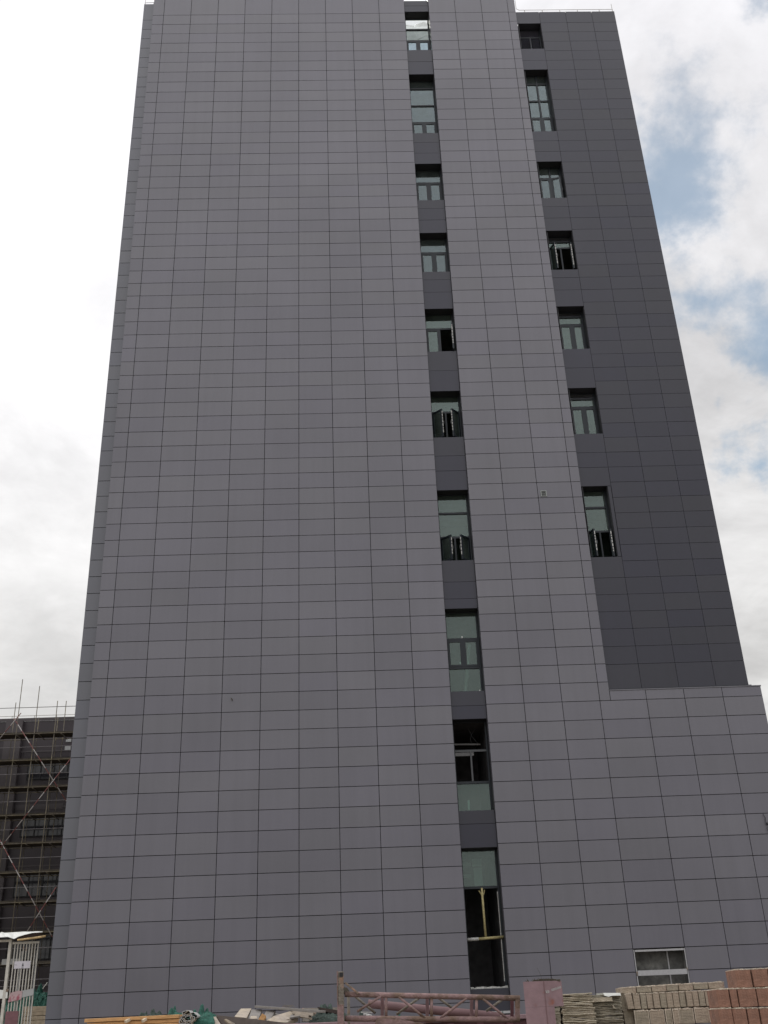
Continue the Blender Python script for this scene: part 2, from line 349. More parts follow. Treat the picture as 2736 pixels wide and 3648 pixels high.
def tag(o, label, cat, group=None):
    o['label'] = label; o['category'] = cat
    if group: o['group'] = group
    return o

def thing(name, label, cat, group=None, loc=(0, 0, 0)):
    o = bpy.data.objects.new(name, None); COL.objects.link(o); o.location = loc; o.empty_display_size = 0.2
    return tag(o, label, cat, group)

def grid_mesh(name, mat, parent, nu, nv, fn, smooth=True, solid=0.0):
    vs = [tuple(fn(i / nu, j / nv)) for j in range(nv + 1) for i in range(nu + 1)]
    fs = [(j * (nu + 1) + i, j * (nu + 1) + i + 1, (j + 1) * (nu + 1) + i + 1, (j + 1) * (nu + 1) + i) for j in range(nv) for i in range(nu)]
    me = bpy.data.meshes.new(name); me.from_pydata(vs, [], fs); me.materials.append(mat); me.update()
    for p in me.polygons: p.use_smooth = smooth
    o = bpy.data.objects.new(name, me); COL.objects.link(o)
    if parent is not None: o.parent = parent
    if solid:
        sm = o.modifiers.new('solid', 'SOLIDIFY'); sm.thickness = solid
    return o

# ------------------------------------------------------------------ setting: ground
g = MB()
gn = 60
for j in range(gn + 1):
    for i in range(gn + 1):
        x = -600 + 1200 * i / gn; y = -600 + 1200 * j / gn
        g.v.append((x, y, 0.0))
for j in range(gn):
    for i in range(gn):
        a = j * (gn + 1) + i; g.f.append((a, a + 1, a + gn + 2, a + gn + 1)); g.mi.append(0)
go = g.build('ground', M['ground']); go['kind'] = 'structure'

# ================================================================== the tower
PH = 0.6
def ZN(n): return (67 - n) * PH + 2.28575
tower = thing('office_tower', 'tall grey panel clad tower with a dark window slot and darker right wing', 'building')
GAP = 0.021

def panels(mb, xs, zs, y0, th=0.03, skip=None, tilt=0.0022, GAP=0.019):
    for i in range(len(xs) - 1):
        for j in range(len(zs) - 1):
            za, zb = zs[j], zs[j + 1]
            if zb < za: za, zb = zb, za
            xa, xb = xs[i], xs[i + 1]
            if skip and skip((xa + xb) / 2, (za + zb) / 2): continue
            x0, x1, z0, z1 = xa + GAP / 2, xb - GAP / 2, za + GAP / 2, zb - GAP / 2
            a, b, c = (R.uniform(-tilt, tilt) for _ in range(3))
            n = len(mb.v)
            mb.v += [(x0, y0 + a, z0), (x1, y0 + b, z0), (x1, y0 + b + c, z1), (x0, y0 + a + c, z1),
                     (x0, y0 + th, z0), (x1, y0 + th, z0), (x1, y0 + th, z1), (x0, y0 + th, z1)]
            for q in ((0, 1, 2, 3), (1, 5, 6, 2), (5, 4, 7, 6), (4, 0, 3, 7), (3, 2, 6, 7), (4, 5, 1, 0)):
                mb.f.append(tuple(n + k for k in q)); mb.mi.append(0)

ZTOP = 44.8
rows = [ZN(n) for n in range(0, 71)]
# left light mass
XL = [-6.49] + [k * 1.2 for k in range(-5, 4)] + [4.75]
mb = MB(); panels(mb, XL, [ZTOP] + rows, 0.0)
mb.build('light_cladding', M['light'], tower)
# right light mass and podium
mb = MB()
panels(mb, [5.84, 7.03, 8.225, 9.42, 9.76], [ZTOP] + [ZN(n) for n in range(0, 54)], 0.0)
panels(mb, [9.76, 10.9, 12.11, 13.33, 14.59], [ZN(52.48), ZN(53)], 0.0)
def hole(x, z): return 9.42 < x < 10.9 and ZN(68) < z < ZN(65)
panels(mb, [5.84, 7.03, 8.225, 9.42, 10.9, 12.11, 13.33, 14.59], [ZN(n) for n in range(53, 71)], 0.0, skip=hole)
mb.build('light_cladding', M['light'], tower)
# blue-grey side return, set back
mb = MB(); panels(mb, [-6.985, -6.36], [ZN(-1.78)] + rows, 0.24)
mb.build('side_cladding', M['side'], tower)

WINC = [  # top, sill, transom heights, kind
    (42.70, 40.22), (38.70, 35.22), (33.49, 31.53), (29.82, 27.88), (26.10, 24.15), (22.39, 20.45), (18.32, 15.67), (13.94, 11.16), (10.26, 7.48), (6.40, 2.62)]
WIND = [(41.85, 40.23), (38.91, 35.24), (33.52, 31.55), (29.83, 27.88), (26.10, 24.14), (22.40, 20.46), (18.34, 15.65)]

def strip_rows(ztop, zbot, wins):
    """z spans of the dark panels between windows, cut on whole rows"""
    out = []; edges = [ztop]
    for t, b in wins: edges += [t, b]
    edges.append(zbot)
    for k in range(0, len(edges), 2):
        a, b = edges[k], edges[k + 1]
        na, nb = 67 - (a - 2.28575) / PH, 67 - (b - 2.28575) / PH
        cuts = [a] + [ZN(n) for n in range(math.ceil(na), math.floor(nb) + 1) if n - na > 0.55 and nb - n > 0.52] + [b]
        out.append(cuts)
    return out
for cuts in strip_rows(43.42, 2.05, WINC):
    mb = MB(); panels(mb, [4.752, 5.838], cuts, 0.10, GAP=0.012); mb.build('spandrel_panel', M['dark'], tower)
# dark right wing
mb = MB()
for cuts in strip_rows(42.61, 11.0, WIND):
    panels(mb, [9.70, 10.83], cuts, 0.10, GAP=0.012)
drows = [42.61] + [ZN(n) for n in range(1, 52)] + [10.9]
panels(mb, [10.83, 12.02, 13.205, 14.26], drows, 0.10, GAP=0.012)
panels(mb, [10.70, 10.826], [18.34, 15.65], 0.101)
mb.build('dark_cladding', M['dark'], tower)

# backing sheets behind the joints, with the openings left free
mb = MB()
def sheet(x0, x1, z0, z1, y, mi=0): mb.box(x0, x1, y, y + 0.02, z0, z1, mi)
sheet(-6.487, 4.746, -0.2, ZTOP - 0.02, 0.034)
sheet(5.844, 9.756, ZN(53) - 0.3, ZTOP - 0.02, 0.034)
sheet(5.844, 9.47, -0.2, ZN(53) - 0.302, 0.034)
sheet(9.472, 10.868, ZN(65) - 0.01, ZN(53) - 0.302, 0.034)
sheet(10.87, 14.586, -0.2, ZN(53) - 0.302, 0.034)
sheet(9.758, 14.586, ZN(53) - 0.3, ZN(52.5), 0.034)
sheet(-6.98, -6.4, -0.2, ZN(-1.8), 0.275)
sheet(10.832, 14.255, 10.9, 42.58, 0.134)
e = [43.40] + [v for tb in WINC for v in tb] + [2.06]
for k in range(0, len(e), 2): sheet(4.70, 5.90, e[k + 1] + 0.003, e[k] - 0.003, 0.134)
e = [42.58] + [v for tb in WIND for v in tb] + [10.9]
for k in range(0, len(e), 2): sheet(9.70, 10.83, e[k + 1] + 0.003, e[k] - 0.003, 0.135)
mb.build('joint_backing', M['joint'], tower)
# returns of the light masses and the coping of the podium
mb = MB()
mb.box(4.72, 4.748, 0.056, 0.62, 0.0, ZTOP - 0.03); mb.box(5.842, 5.87, 0.056, 0.62, 0.0, ZTOP - 0.03)
mb.box(9.73, 9.758, 0.056, 0.45, ZN(52.5), ZTOP - 0.03)
mb.box(-6.488, -6.46, 0.056, 0.27, 0.0, ZTOP - 0.03)
mb.box(9.76, 14.60, -0.012, 0.098, ZN(52.48), ZN(52.48) + 0.035)
mb.build('edge_return', M['light'], tower)
mb = MB(); mb.box(9.76, 14.30, -0.016, 0.099, ZN(52.48) + 0.037, ZN(52.48) + 0.055); mb.build('coping', M['frame'], tower)

# side walls, back and roofs of the body
mb = MB()
mb.box(-6.98, -6.90, 0.30, 18.0, 0.0, ZN(-1.8))
mb.box(14.18, 14.25, 0.16, 18.0, 11.0, 42.58)
mb.box(14.50, 14.585, 0.06, 18.0, 0.0, ZN(52.5))
mb.box(-6.895, 14.49, 17.9, 18.0, 0.0, 42.5)
mb.build('outer_wall', M['dark'], tower)
mb = MB()
mb.box(-6.89, 14.17, 2.62, 17.89, 42.3, 42.45); mb.box(-6.89, 4.40, 0.70, 2.615, 42.3, 42.45); mb.box(6.20, 14.17, 0.70, 2.615, 42.3, 42.45)  # gap above the topmost window added to let sky light in
mb.build('roof', M['concrete'], tower)
mb = MB(); mb.box(-6.45, 4.72, 0.30, 1.2, 43.4, ZTOP - 0.04); mb.build('parapet_back', M['concrete'], tower)
mb = MB(); mb.box(5.87, 9.72, 0.30, 1.2, 43.4, ZTOP - 0.04); mb.build('parapet_back', M['concrete'], tower)
mb = MB(); mb.box(9.77, 14.49, 0.22, 17.88, 10.75, 10.9); mb.build('podium_roof', M['concrete'], tower)

# ---- windows
YF, YG = 0.47, 0.50
def frame_box(mb, x0, x1, z0, z1, wd=0.05, y0=0.455, y1=0.53, mi=0):
    mb.box(x0, x0 + wd, y0, y1, z0, z1, mi); mb.box(x1 - wd, x1, y0, y1, z0, z1, mi)
    mb.box(x0 + wd, x1 - wd, y0, y1, z0, z0 + wd, mi); mb.box(x0 + wd, x1 - wd, y0, y1, z1 - 0.022, z1, mi)

def sash(win, x0, x1, z0, z1, ang=0.0, hinge='L', gl='glass', tapes=False, dots=()):
    """casement leaf hinged on its left or right stile, opened outwards by ang degrees"""
    wdt = x1 - x0
    hx = x0 if hinge == 'L' else x1
    s = 1 if hinge == 'L' else -1
    T = Matrix.Translation((hx, 0.455, 0)) @ Matrix.Rotation(math.radians(-ang * s), 4, 'Z')
    def P(x, y, z): return T @ Vector((x, y, z))
    a, b = (0, wdt) if s > 0 else (-wdt, 0)
    mb = MB(); fw = 0.062; t0, t1 = -0.012, 0.038
    for (xa, xb, za, zb) in ((a, a + fw, z0, z1), (b - fw, b, z0, z1), (a + fw, b - fw, z0, z0 + fw), (a + fw, b - fw, z1 - fw, z1)):
        mb.box(xa, xb, t0, t1, za, zb, 0, T=T)
    so_ = mb.build('sash', M['frame'], win)
    mb = MB(); mb.box(a + fw, b - fw, 0.010, 0.018, z0 + fw, z1 - fw, 0, T=T); mb.build('pane', M[gl], win)
    if tapes:
        mb = MB(); fx = b if s > 0 else a
        z = z1 - 0.10
        while z > z0 + 0.22:
            h = R.uniform(0.05, 0.13)
            mb.box(fx - 0.004 if s > 0 else fx - 0.012, fx + 0.012 if s > 0 else fx + 0.004, -0.004, 0.030, z - h, z, 0, T=T); z -= h + 0.035
        mb.build('weather_strip', M['tape'], win)
    if ang > 8:
        mb = MB(); mb.box((b if s > 0 else a) - 0.03, (b if s > 0 else a) + 0.03, 0.038, 0.06, (z0 + z1) / 2 - 0.06, (z0 + z1) / 2 + 0.06, 0, T=T); mb.build('handle', M['mullion'], win)
    return so_

def pane(win, x0, x1, z0, z1, gl='glass'):
    mb = MB(); mb.box(x0, x1, 0.487, 0.495, z0, z1); return mb.build('pane', M[gl], win)

def window(x0, x1, zt, zb, name='window', room=True, roommat='room', depth=2.6, flush=False):
    win = bpy.data.objects.new(name, None); win.empty_display_size = 0.1
    COL.objects.link(win); win.parent = tower
    mb = MB()   # reveal: soffit, sill, jambs between cladding and frame
    mb.box(x0 - 0.01, x1 + 0.012, 0.132, 0.56, zt, zt + 0.012); mb.box(x0 - 0.01, x1 + 0.012, 0.128, 0.56, zb - 0.02, zb)
    mb.box(x0 - 0.022, x0, 0.135, 0.56, zb, zt); mb.box(x1, x1 + 0.02, 0.135, 0.56, zb, zt)
    mb.build('reveal', M['reveal'], win)
    if room:
        mb = MB(); ya, yb = 0.562, 0.562 + depth; xa, xb = x0 - 0.5, x1 + (0.012 if flush else 0.6); za, zz_ = zb - 0.35, zt + 0.05
        mb.quad((xa, ya, zz_), (xb, ya, zz_), (xb, yb, zz_), (xa, yb, zz_)); mb.quad((xa, ya, za), (xa, yb, za), (xb, yb, za), (xb, ya, za))
        mb.quad((xa, yb, za), (xa, yb, zz_), (xb, yb, zz_), (xb, yb, za)); mb.quad((xa, ya, za), (xa, ya, zz_), (xa, yb, zz_), (xa, yb, za))
        mb.quad((xb, ya, za), (xb, yb, za), (xb, yb, zz_), (xb, ya, zz_))
        mb.quad((xa, ya, za), (x0, ya, za), (x0, ya, zz_), (xa, ya, zz_)); mb.quad((x1, ya, za), (xb, ya, za), (xb, ya, zz_), (x1, ya, zz_))
        mb.quad((x0, ya, za), (x1, ya, za), (x1, ya, zb), (x0, ya, zb)); mb.quad((x0, ya, zt), (x1, ya, zt), (x1, ya, zz_), (x0, ya, zz_))
        mb.build('room_interior', M[roommat], win)
    return win

def dots(win, pts, r=0.018):
    for (x, z) in pts:
        mb = MB(); mb.box(x - r, x + r, 0.478, 0.486, z - r * 1.2, z + r * 1.2, jig=0.005); mb.build('sticker', M['white'], win)

CX0, CX1 = 4.755, 5.835
def rail_bar(mb, x0, x1, z, h=0.07, y0=0.45): mb.box(x0, x1, y0, 0.532, z - h / 2, z + h / 2)

def cwin(i, rails, sashes=None, **kw):
    zt, zb = WINC[i]
    win = window(CX0, CX1, zt, zb, **kw)
    mb = MB(); frame_box(mb, CX0, CX1, zb, zt, 0.05)
    for z in rails: rail_bar(mb, CX0 + 0.05, CX1 - 0.05, z)
    return win, mb, zt, zb
xm = (CX0 + CX1) / 2
# c1, the topmost: bright crumpled sheeting under a roof opening added to light it
win, mb, zt, zb = cwin(0, (41.98, 41.24), room=False)
mb.box(xm - 0.03, xm + 0.03, 0.45, 0.532, zb + 0.05, 41.20); mb.build('frame', M['frame'], win)
pane(win, CX0 + 0.05, CX1 - 0.05, 42.0, zt - 0.022, 'glassclear'); pane(win, CX0 + 0.05, CX1 - 0.05, 41.27, 41.94, 'glassgrey')  # panes tinted darker downwards so the light behind seems to fade
sash(win, CX0 + 0.05, xm - 0.03, zb + 0.05, 41.20, gl='glassblue'); sash(win, xm + 0.03, CX1 - 0.05, zb + 0.05, 41.20, gl='glassblue')
def crumple(u, v):
    x = CX0 + 0.02 + u * (CX1 - CX0 - 0.04); z = 42.70 - v * 2.4
    a = abs(u - 0.5 - 0.12 * (v - 0.3)) * 2
    return (x, 0.72 + 0.10 * math.sin(5 * u + 15 * v) + 0.10 * max(0, 1 - abs((v * 2.2) - (1 - a) * 0.55) * 8), z)
grid_mesh('plastic_sheet', M['film'], win, 30, 40, crumple)
mb = MB(); mb.box(CX0 - 0.3, CX0 - 0.28, 0.6, 2.6, zb, zt); mb.box(CX1 + 0.28, CX1 + 0.3, 0.6, 2.6, zb, zt); mb.box(CX0 - 0.28, CX1 + 0.28, 2.5, 2.52, zb, zt)
mb.box(CX0 - 0.28, CX1 + 0.28, 0.6, 2.5, zb - 0.1, zb); mb.build('room_interior', M['white'], win)  # white room without a ceiling, added to brighten the sheeting
# c2
win, mb, zt, zb = cwin(1, (38.22, 37.20, 36.20))
mb.box(xm - 0.03, xm + 0.03, 0.45, 0.532, zb + 0.05, 36.165); mb.build('frame', M['frame'], win)
for a, b in ((38.255, zt - 0.022), (37.235, 38.185), (36.235, 37.165)): pane(win, CX0 + 0.05, CX1 - 0.05, a, b, 'glassblue')
sash(win, CX0 + 0.05, xm - 0.03, zb + 0.05, 36.16, gl='glassblue'); sash(win, xm + 0.03, CX1 - 0.05, zb + 0.05, 36.16, gl='glassblue')
# c3..c6: one fixed light over two casements
for i, tz, o1, o2 in ((2, 32.78, 0, 0), (3, 29.11, 0, 0), (4, 25.42, 0, 84), (5, 21.70, 46, 50)):
    win, mb, zt, zb = cwin(i, (tz,))
    mb.box(xm - 0.03, xm + 0.03, 0.45, 0.532, zb + 0.05, tz - 0.035); mb.build('frame', M['frame'], win)
    gl = 'glassblue' if i < 4 else 'glass'
    pane(win, CX0 + 0.05, CX1 - 0.05, tz + 0.035, zt - 0.022, gl)
    sash(win, CX0 + 0.05, xm - 0.03, zb + 0.05, tz - 0.04, o1, 'L', gl, tapes=o1 > 0); sash(win, xm + 0.03, CX1 - 0.05, zb + 0.05, tz - 0.04, o2, 'R', gl, tapes=o2 > 0)
    if i in (3, 4): dots(win, [(xm - 0.13, tz - 0.14)])
# c7
win, mb, zt, zb = cwin(6, (17.60, 16.68))
mb.box(xm - 0.03, xm + 0.03, 0.45, 0.532, zb + 0.05, 16.645); mb.build('frame', M['frame'], win)
pane(win, CX0 + 0.05, CX1 - 0.05, 17.635, zt - 0.022); pane(win, CX0 + 0.05, CX1 - 0.05, 16.715, 17.565)
sash(win, CX0 + 0.05, xm - 0.03, zb + 0.05, 16.64, 45, 'L', tapes=True); sash(win, xm + 0.03, CX1 - 0.05, zb + 0.05, 16.64, 46, 'R', tapes=True)
# c8
win, mb, zt, zb = cwin(7, (13.01, 12.04))
mb.box(xm - 0.03, xm + 0.03, 0.45, 0.532, 12.075, 12.975); mb.build('frame', M['frame'], win)
pane(win, CX0 + 0.05, CX1 - 0.05, 13.045, zt - 0.022); pane(win, CX0 + 0.05, CX1 - 0.05, zb + 0.05, 12.005)
sash(win, CX0 + 0.05, xm - 0.03, 12.08, 12.97); sash(win, xm + 0.03, CX1 - 0.05, 12.08, 12.97)
dots(win, [(xm, 13.09), (xm - 0.12, 12.22), (xm + 0.14, 12.24), (CX1 - 0.1, 11.28)])
mb = MB(); mb.tube((xm - 0.02, 1.2, 11.0), (xm + 0.28, 1.0, 13.0), 0.055, 10); mb.tube((xm + 0.12, 1.15, 11.9), (xm + 0.15, 1.12, 12.0), 0.065, 10)
mb.build('drain_pipe', M['white'], win, smooth=True)
# c9: upper lights unglazed
win, mb, zt, zb = cwin(8, (9.36, 8.38), roommat='roomgrey', depth=3.0, flush=True)
mb.build('frame', M['frame'], win)
mb = MB(); mb.box(CX0 + 0.05, CX1 - 0.05, 0.44, 0.449, 9.32, 9.375); mb.box(xm - 0.025, xm + 0.025, 0.45, 0.53, 8.42, 9.32); mb.build('mullion', M['mullion'], win)
pane(win, CX0 + 0.05, CX1 - 0.05, zb + 0.05, 8.345)
mb = MB(); mb.beam((CX0 - 0.2, 1.5, 9.83), (CX1 - 0.1, 1.5, 9.80), 0.05, 0.05); mb.box(CX0 - 0.1, CX1 - 0.35, 1.3, 1.34, 9.40, 9.56); mb.build('duct', M['galv'], win)
mb = MB(); mb.path([(xm + 0.02, 0.9, 10.15), (xm + 0.12, 0.9, 9.98), (xm + 0.06, 0.9, 9.82), (xm + 0.10, 0.9, 9.7)], 0.006); mb.path([(xm + 0.24, 0.9, 10.15), (xm + 0.10, 0.9, 9.95), (xm + 0.3, 0.9, 9.68)], 0.006)
mb.build('loose_wire', M['mullion'], win)
mb = MB(); mb.box(xm - 0.19, xm - 0.13, 0.62, 0.68, 7.6, 7.88); mb.build('post', M['white'], win)
# c10: glazed top, open below with a timber prop
win, mb, zt, zb = cwin(9, (5.33,), roommat='roomgrey', depth=3.2, flush=True)
mb.build('frame', M['frame'], win)
pane(win, CX0 + 0.05, CX1 - 0.05, 5.365, zt - 0.022)
mb = MB(); mb.tube((xm + 0.02, 0.40, 5.31), (xm + 0.03, 0.40, 3.98), 0.030, 8, r2=0.036); mb.build('timber_prop', M['bamboo'], win, smooth=True)
mb = MB(); mb.tube((CX0 + 0.36, 0.40, 3.93), (CX1, 0.40, 3.96), 0.038, 8); mb.build('timber_rail', M['bamboo'], win, smooth=True)
mb = MB(); mb.tube((CX0, 0.40, 3.92), (CX0 + 0.36, 0.40, 3.93), 0.046, 8); mb.tube((CX0 + 0.14, 0.40, 3.925), (CX0 + 0.16, 0.40, 3.925), 0.05, 8); mb.build('wrapped_rail_end', M['mortar'], win, smooth=True)
mb = MB(); mb.tube((xm - 0.07, 0.41, 5.24), (xm, 0.41, 5.12), 0.014); mb.tube((xm + 0.1, 0.41, 5.25), (xm + 0.06, 0.41, 5.12), 0.014); mb.build('rope', M['bamboo'], win)
mb = MB()
for k in range(14):
    x = CX0 + 0.02 + (CX1 - CX0 - 0.04) * k / 14
    mb.box(x, x + 0.078, 0.16 + R.uniform(-0.01, 0.02), 0.5, 2.622, 2.65 + R.uniform(0, 0.03), jig=0.006)
mb.build('mortar_bed', M['mortar'], win)
mb = MB()
for k in range(9): mb.box(CX0 - 0.012 + R.uniform(0, 0.012), CX0 + 0.02, 0.40, 0.45, 2.7 + k * 0.13, 2.82 + k * 0.13, jig=0.008)
mb.box(CX1 - 0.075, CX1 - 0.052, 0.44, 0.452, 2.8, 5.2)
mb.build('sealant_bead', M['mortar'], win)
mb = MB(); mb.box(xm - 0.14, xm + 0.14, 1.0, 1.05, 6.0, 6.22); mb.box(xm - 0.12, xm + 0.13, 1.0, 1.06, 5.45, 5.95); mb.box(CX0, xm - 0.16, 1.3, 1.34, 6.05, 6.16); mb.box(CX0, xm - 0.16, 1.3, 1.34, 5.72, 5.82)
mb.build('wall_box', M['galv'], win)
# ledge under the slot
mb = MB(); mb.box(4.76, 5.83, 0.02, 0.14, 1.98, 2.045); mb.build('base_ledge', M['galv'], tower)

# --- windows of the dark wing
DX0, DX1 = 9.84, 10.815; dm = 10.35
def dwin(i, x1=DX1, **kw):
    zt, zb = WIND[i]; win = window(DX0, x1, zt, zb, **kw); mb = MB(); frame_box(mb, DX0, x1, zb, zt, 0.05); return win, mb, zt, zb
def louvres(win, x0, x1, z0, z1, step=0.05):
    mb = MB(); z = z0 + 0.01
    while z < z1 - 0.02:
        mb.slab([(x0, 0.462, z), (x1, 0.462, z), (x1, 0.525, z + 0.045), (x0, 0.525, z + 0.045)], (0, 0.004, 0.006)); z += step
    mb.build('louvre', M['louvre'], win)
win, mb, zt, zb = dwin(0, roommat='roomdark')
rail_bar(mb, DX0 + 0.05, DX1 - 0.05, 41.35); mb.box(dm - 0.03, dm + 0.03, 0.45, 0.532, zb + 0.05, 41.315); mb.build('frame', M['frame'], win)
louvres(win, DX0 + 0.05, DX1 - 0.05, 41.39, zt - 0.022); louvres(win, DX0 + 0.05, dm - 0.03, zb + 0.05, 41.31); louvres(win, dm + 0.03, DX1 - 0.05, zb + 0.05, 41.31)
win, mb, zt, zb = dwin(1)
for z in (38.42, 37.39, 36.38): rail_bar(mb, DX0 + 0.05, DX1 - 0.05, z)
mb.box(dm - 0.035, dm + 0.035, 0.44, 0.449, zb + 0.05, zt - 0.022); mb.build('frame', M['frame'], win)
for a, b in ((38.455, zt - 0.022), (37.425, 38.385), (36.415, 37.355)): pane(win, DX0 + 0.05, DX1 - 0.05, a, b, 'glassblue')
sash(win, DX0 + 0.05, dm - 0.03, zb + 0.05, 36.34, gl='glassblue'); sash(win, dm + 0.03, DX1 - 0.05, zb + 0.05, 36.34, gl='glassblue')
win, mb, zt, zb = dwin(2)
rail_bar(mb, DX0 + 0.05, DX1 - 0.05, 32.93); mb.box(dm - 0.03, dm + 0.03, 0.44, 0.449, 32.97, zt - 0.022); mb.box(dm - 0.03, dm + 0.03, 0.45, 0.532, zb + 0.05, 32.895); mb.build('frame', M['frame'], win)
pane(win, DX0 + 0.05, DX1 - 0.05, 32.965, zt - 0.022, 'glassblue')
sash(win, DX0 + 0.05, dm - 0.03, zb + 0.05, 32.89, gl='glassblue'); sash(win, dm + 0.03, DX1 - 0.05, zb + 0.05, 32.89, 22, 'L', gl='glassblue'); dots(win, [(dm - 0.12, 32.78)])
for i, l0, g0, o1, o2 in ((3, 29.56, 29.24, 70, 80), (4, 25.86, 25.50, 0, 0), (5, 22.15, 21.79, 0, 0)):
    win, mb, zt, zb = dwin(i)
    rail_bar(mb, DX0 + 0.05, DX1 - 0.05, l0); rail_bar(mb, DX0 + 0.05, DX1 - 0.05, g0)
    mb.box(dm - 0.03, dm + 0.03, 0.45, 0.532, zb + 0.05, g0 - 0.035); mb.build('frame', M['frame'], win)
    louvres(win, DX0 + 0.05, DX1 - 0.05, l0 + 0.035, zt - 0.022); pane(win, DX0 + 0.05, DX1 - 0.05, g0 + 0.035, l0 - 0.035)
    sash(win, DX0 + 0.05, dm - 0.03, zb + 0.05, g0 - 0.04, o1, 'L', tapes=o1 > 0); sash(win, dm + 0.03, DX1 - 0.05, zb + 0.05, g0 - 0.04, o2, 'R', tapes=o2 > 0)
    if i > 3: dots(win, [(dm - 0.12, g0 - 0.14)] + ([(dm + 0.12, zb + 0.42)] if i == 5 else []))
win, mb, zt, zb = dwin(6, x1=10.69)
dm = 10.30
rail_bar(mb, DX0 + 0.05, 10.64, 17.68); rail_bar(mb, DX0 + 0.05, 10.64, 16.76); mb.box(dm - 0.025, dm + 0.025, 0.45, 0.532, zb + 0.05, 16.725); mb.build('frame', M['frame'], win)
pane(win, DX0 + 0.05, 10.64, 17.715, zt - 0.022); pane(win, DX0 + 0.05, 10.64, 16.795, 17.645)
sash(win, DX0 + 0.05, dm - 0.03, zb + 0.05, 16.72, 72, 'L', tapes=True); sash(win, dm + 0.03, 10.64, zb + 0.05, 16.72, 84, 'R', tapes=True)

# --- small vent grille in the light mass
mb = MB(); x0, x1, z0, z1 = 8.32, 8.53, 17.93, 18.16
mb.box(x0, x0 + 0.03, -0.022, -0.003, z0, z1); mb.box(x1 - 0.03, x1, -0.022, -0.003, z0, z1)
for k in range(5): zc = z0 + 0.015 + (z1 - z0 - 0.03) * k / 4; mb.box(x0 + 0.03, x1 - 0.03, -0.02, -0.003, zc - (0.013 if k in (0, 4) else 0.006), zc + (0.013 if k in (0, 4) else 0.006))
mb.box(x0 + 0.03, x1 - 0.03, -0.004, -0.0025, z0, z1, 1)
mb.build('vent_grille', [M['vent'], M['black']], tower)

# --- unfinished opening in the podium
mb = MB(); mb.box(9.40, 10.95, 0.34, 0.40, 1.9, 3.55); mb.box(9.44, 9.47, 0.06, 0.34, 1.9, 3.5); mb.box(10.872, 10.90, 0.06, 0.34, 1.9, 3.5); mb.box(9.47, 10.87, 0.06, 0.34, 3.50, 3.53)
mb.build('bare_wall', M['concrete'], tower)
mb = MB(); mb.box(9.475, 10.862, -0.004, 0.05, 3.405, 3.455); mb.box(9.47, 10.86, -0.008, 0.05, 2.785, 2.92); mb.box(9.43, 9.455, 0.004, 0.05, 1.9, 3.46); mb.box(10.875, 10.90, 0.004, 0.05, 1.9, 3.46)
mb.build('support_angle', M['galv'], tower)
mb = MB(); mb.box(10.44, 10.475, 0.30, 0.34, 1.9, 3.48); mb.build('conduit', M['galv'], tower)
mb = MB(); mb.box(10.862, 10.885, -0.01, 0.02, 2.87, 2.95, jig=0.008); mb.box(9.44, 9.465, -0.01, 0.02, 2.80, 2.9, jig=0.008); mb.build('rusty_bracket', M['greyrust'], tower)

# --- lightning conductor rails on the roofs
def cond(pts, posts, h0):
    mb = MB(); mb.path(pts, 0.011, 5)
    for p in posts: mb.tube(p, (p[0], p[1], p[2] + h0), 0.016, 5)
    mb.build('roof_conductor', M['rail'], tower)
Zr = 42.61
p = [at(1850, 8, .15), at(1851, 33, .15), at(1857, 35, .15), at(2194, 32, .15)]
cond([Vector((9.83, .15, Zr + 1.2)), Vector((9.83, .15, Zr + .28)), Vector((9.95, .15, Zr + .19)), Vector((14.22, .15, Zr + .19))],
     [(x, .15, Zr - .05) for x in (10.2, 11.0, 11.8, 12.6, 13.6, 14.2)], .24)
mb = MB(); mb.tube((14.2, .15, Zr), (14.2, .15, Zr + .55), 0.012, 5); mb.build('lightning_rod', M['rail'], tower)
Zr = ZN(-1.78)
cond([Vector((-6.95, .30, Zr + .55)), Vector((-6.95, .30, Zr + .16)), Vector((-6.45, .30, Zr + .18))], [(-6.95, .30, Zr - .03), (-6.56, .30, Zr - .03)], .2)

# --- things on the wall
b = MB(); P0 = Vector((-2.08, -0.03, 11.09))
b.tube(P0 + Vector((-.045, 0, .05)), P0 + Vector((-.01, -.01, .015)), 0.004, 6, r2=0.012); b.tube(P0 + Vector((-.01, -.01, .015)), P0 + Vector((.012, 0, -.03)), 0.014, 6, r2=0.016); b.tube(P0 + Vector((.012, 0, -.03)), P0 + Vector((-.018, 0, -.05)), 0.010, 6, r2=0.003)
tag(b.build('leaf', M['debris'], smooth=True), 'small dark dry leaf stuck on the lower left of the light cladding', 'leaf')
b = MB(); pts = [(13.86, -.03, 7.06), (13.90, -.04, 6.95), (13.885, -.04, 6.83), (13.93, -.05, 6.76), (13.99, -.04, 6.77)]
b.path([Vector(q) for q in pts], 0.010, 6); b.tube((13.91, -.05, 6.80), (13.95, -.05, 6.74), 0.035, 8)
b.path([Vector(q) for q in ((13.93, -.04, 6.69), (13.89, -.05, 6.64), (13.90, -.05, 6.57), (13.95, -.05, 6.49), (14.02, -.04, 6.47))], 0.009, 6)
tag(b.build('loose_cable', M['cable']), 'black cable loops coming out of the podium cladding at the right edge', 'cable')

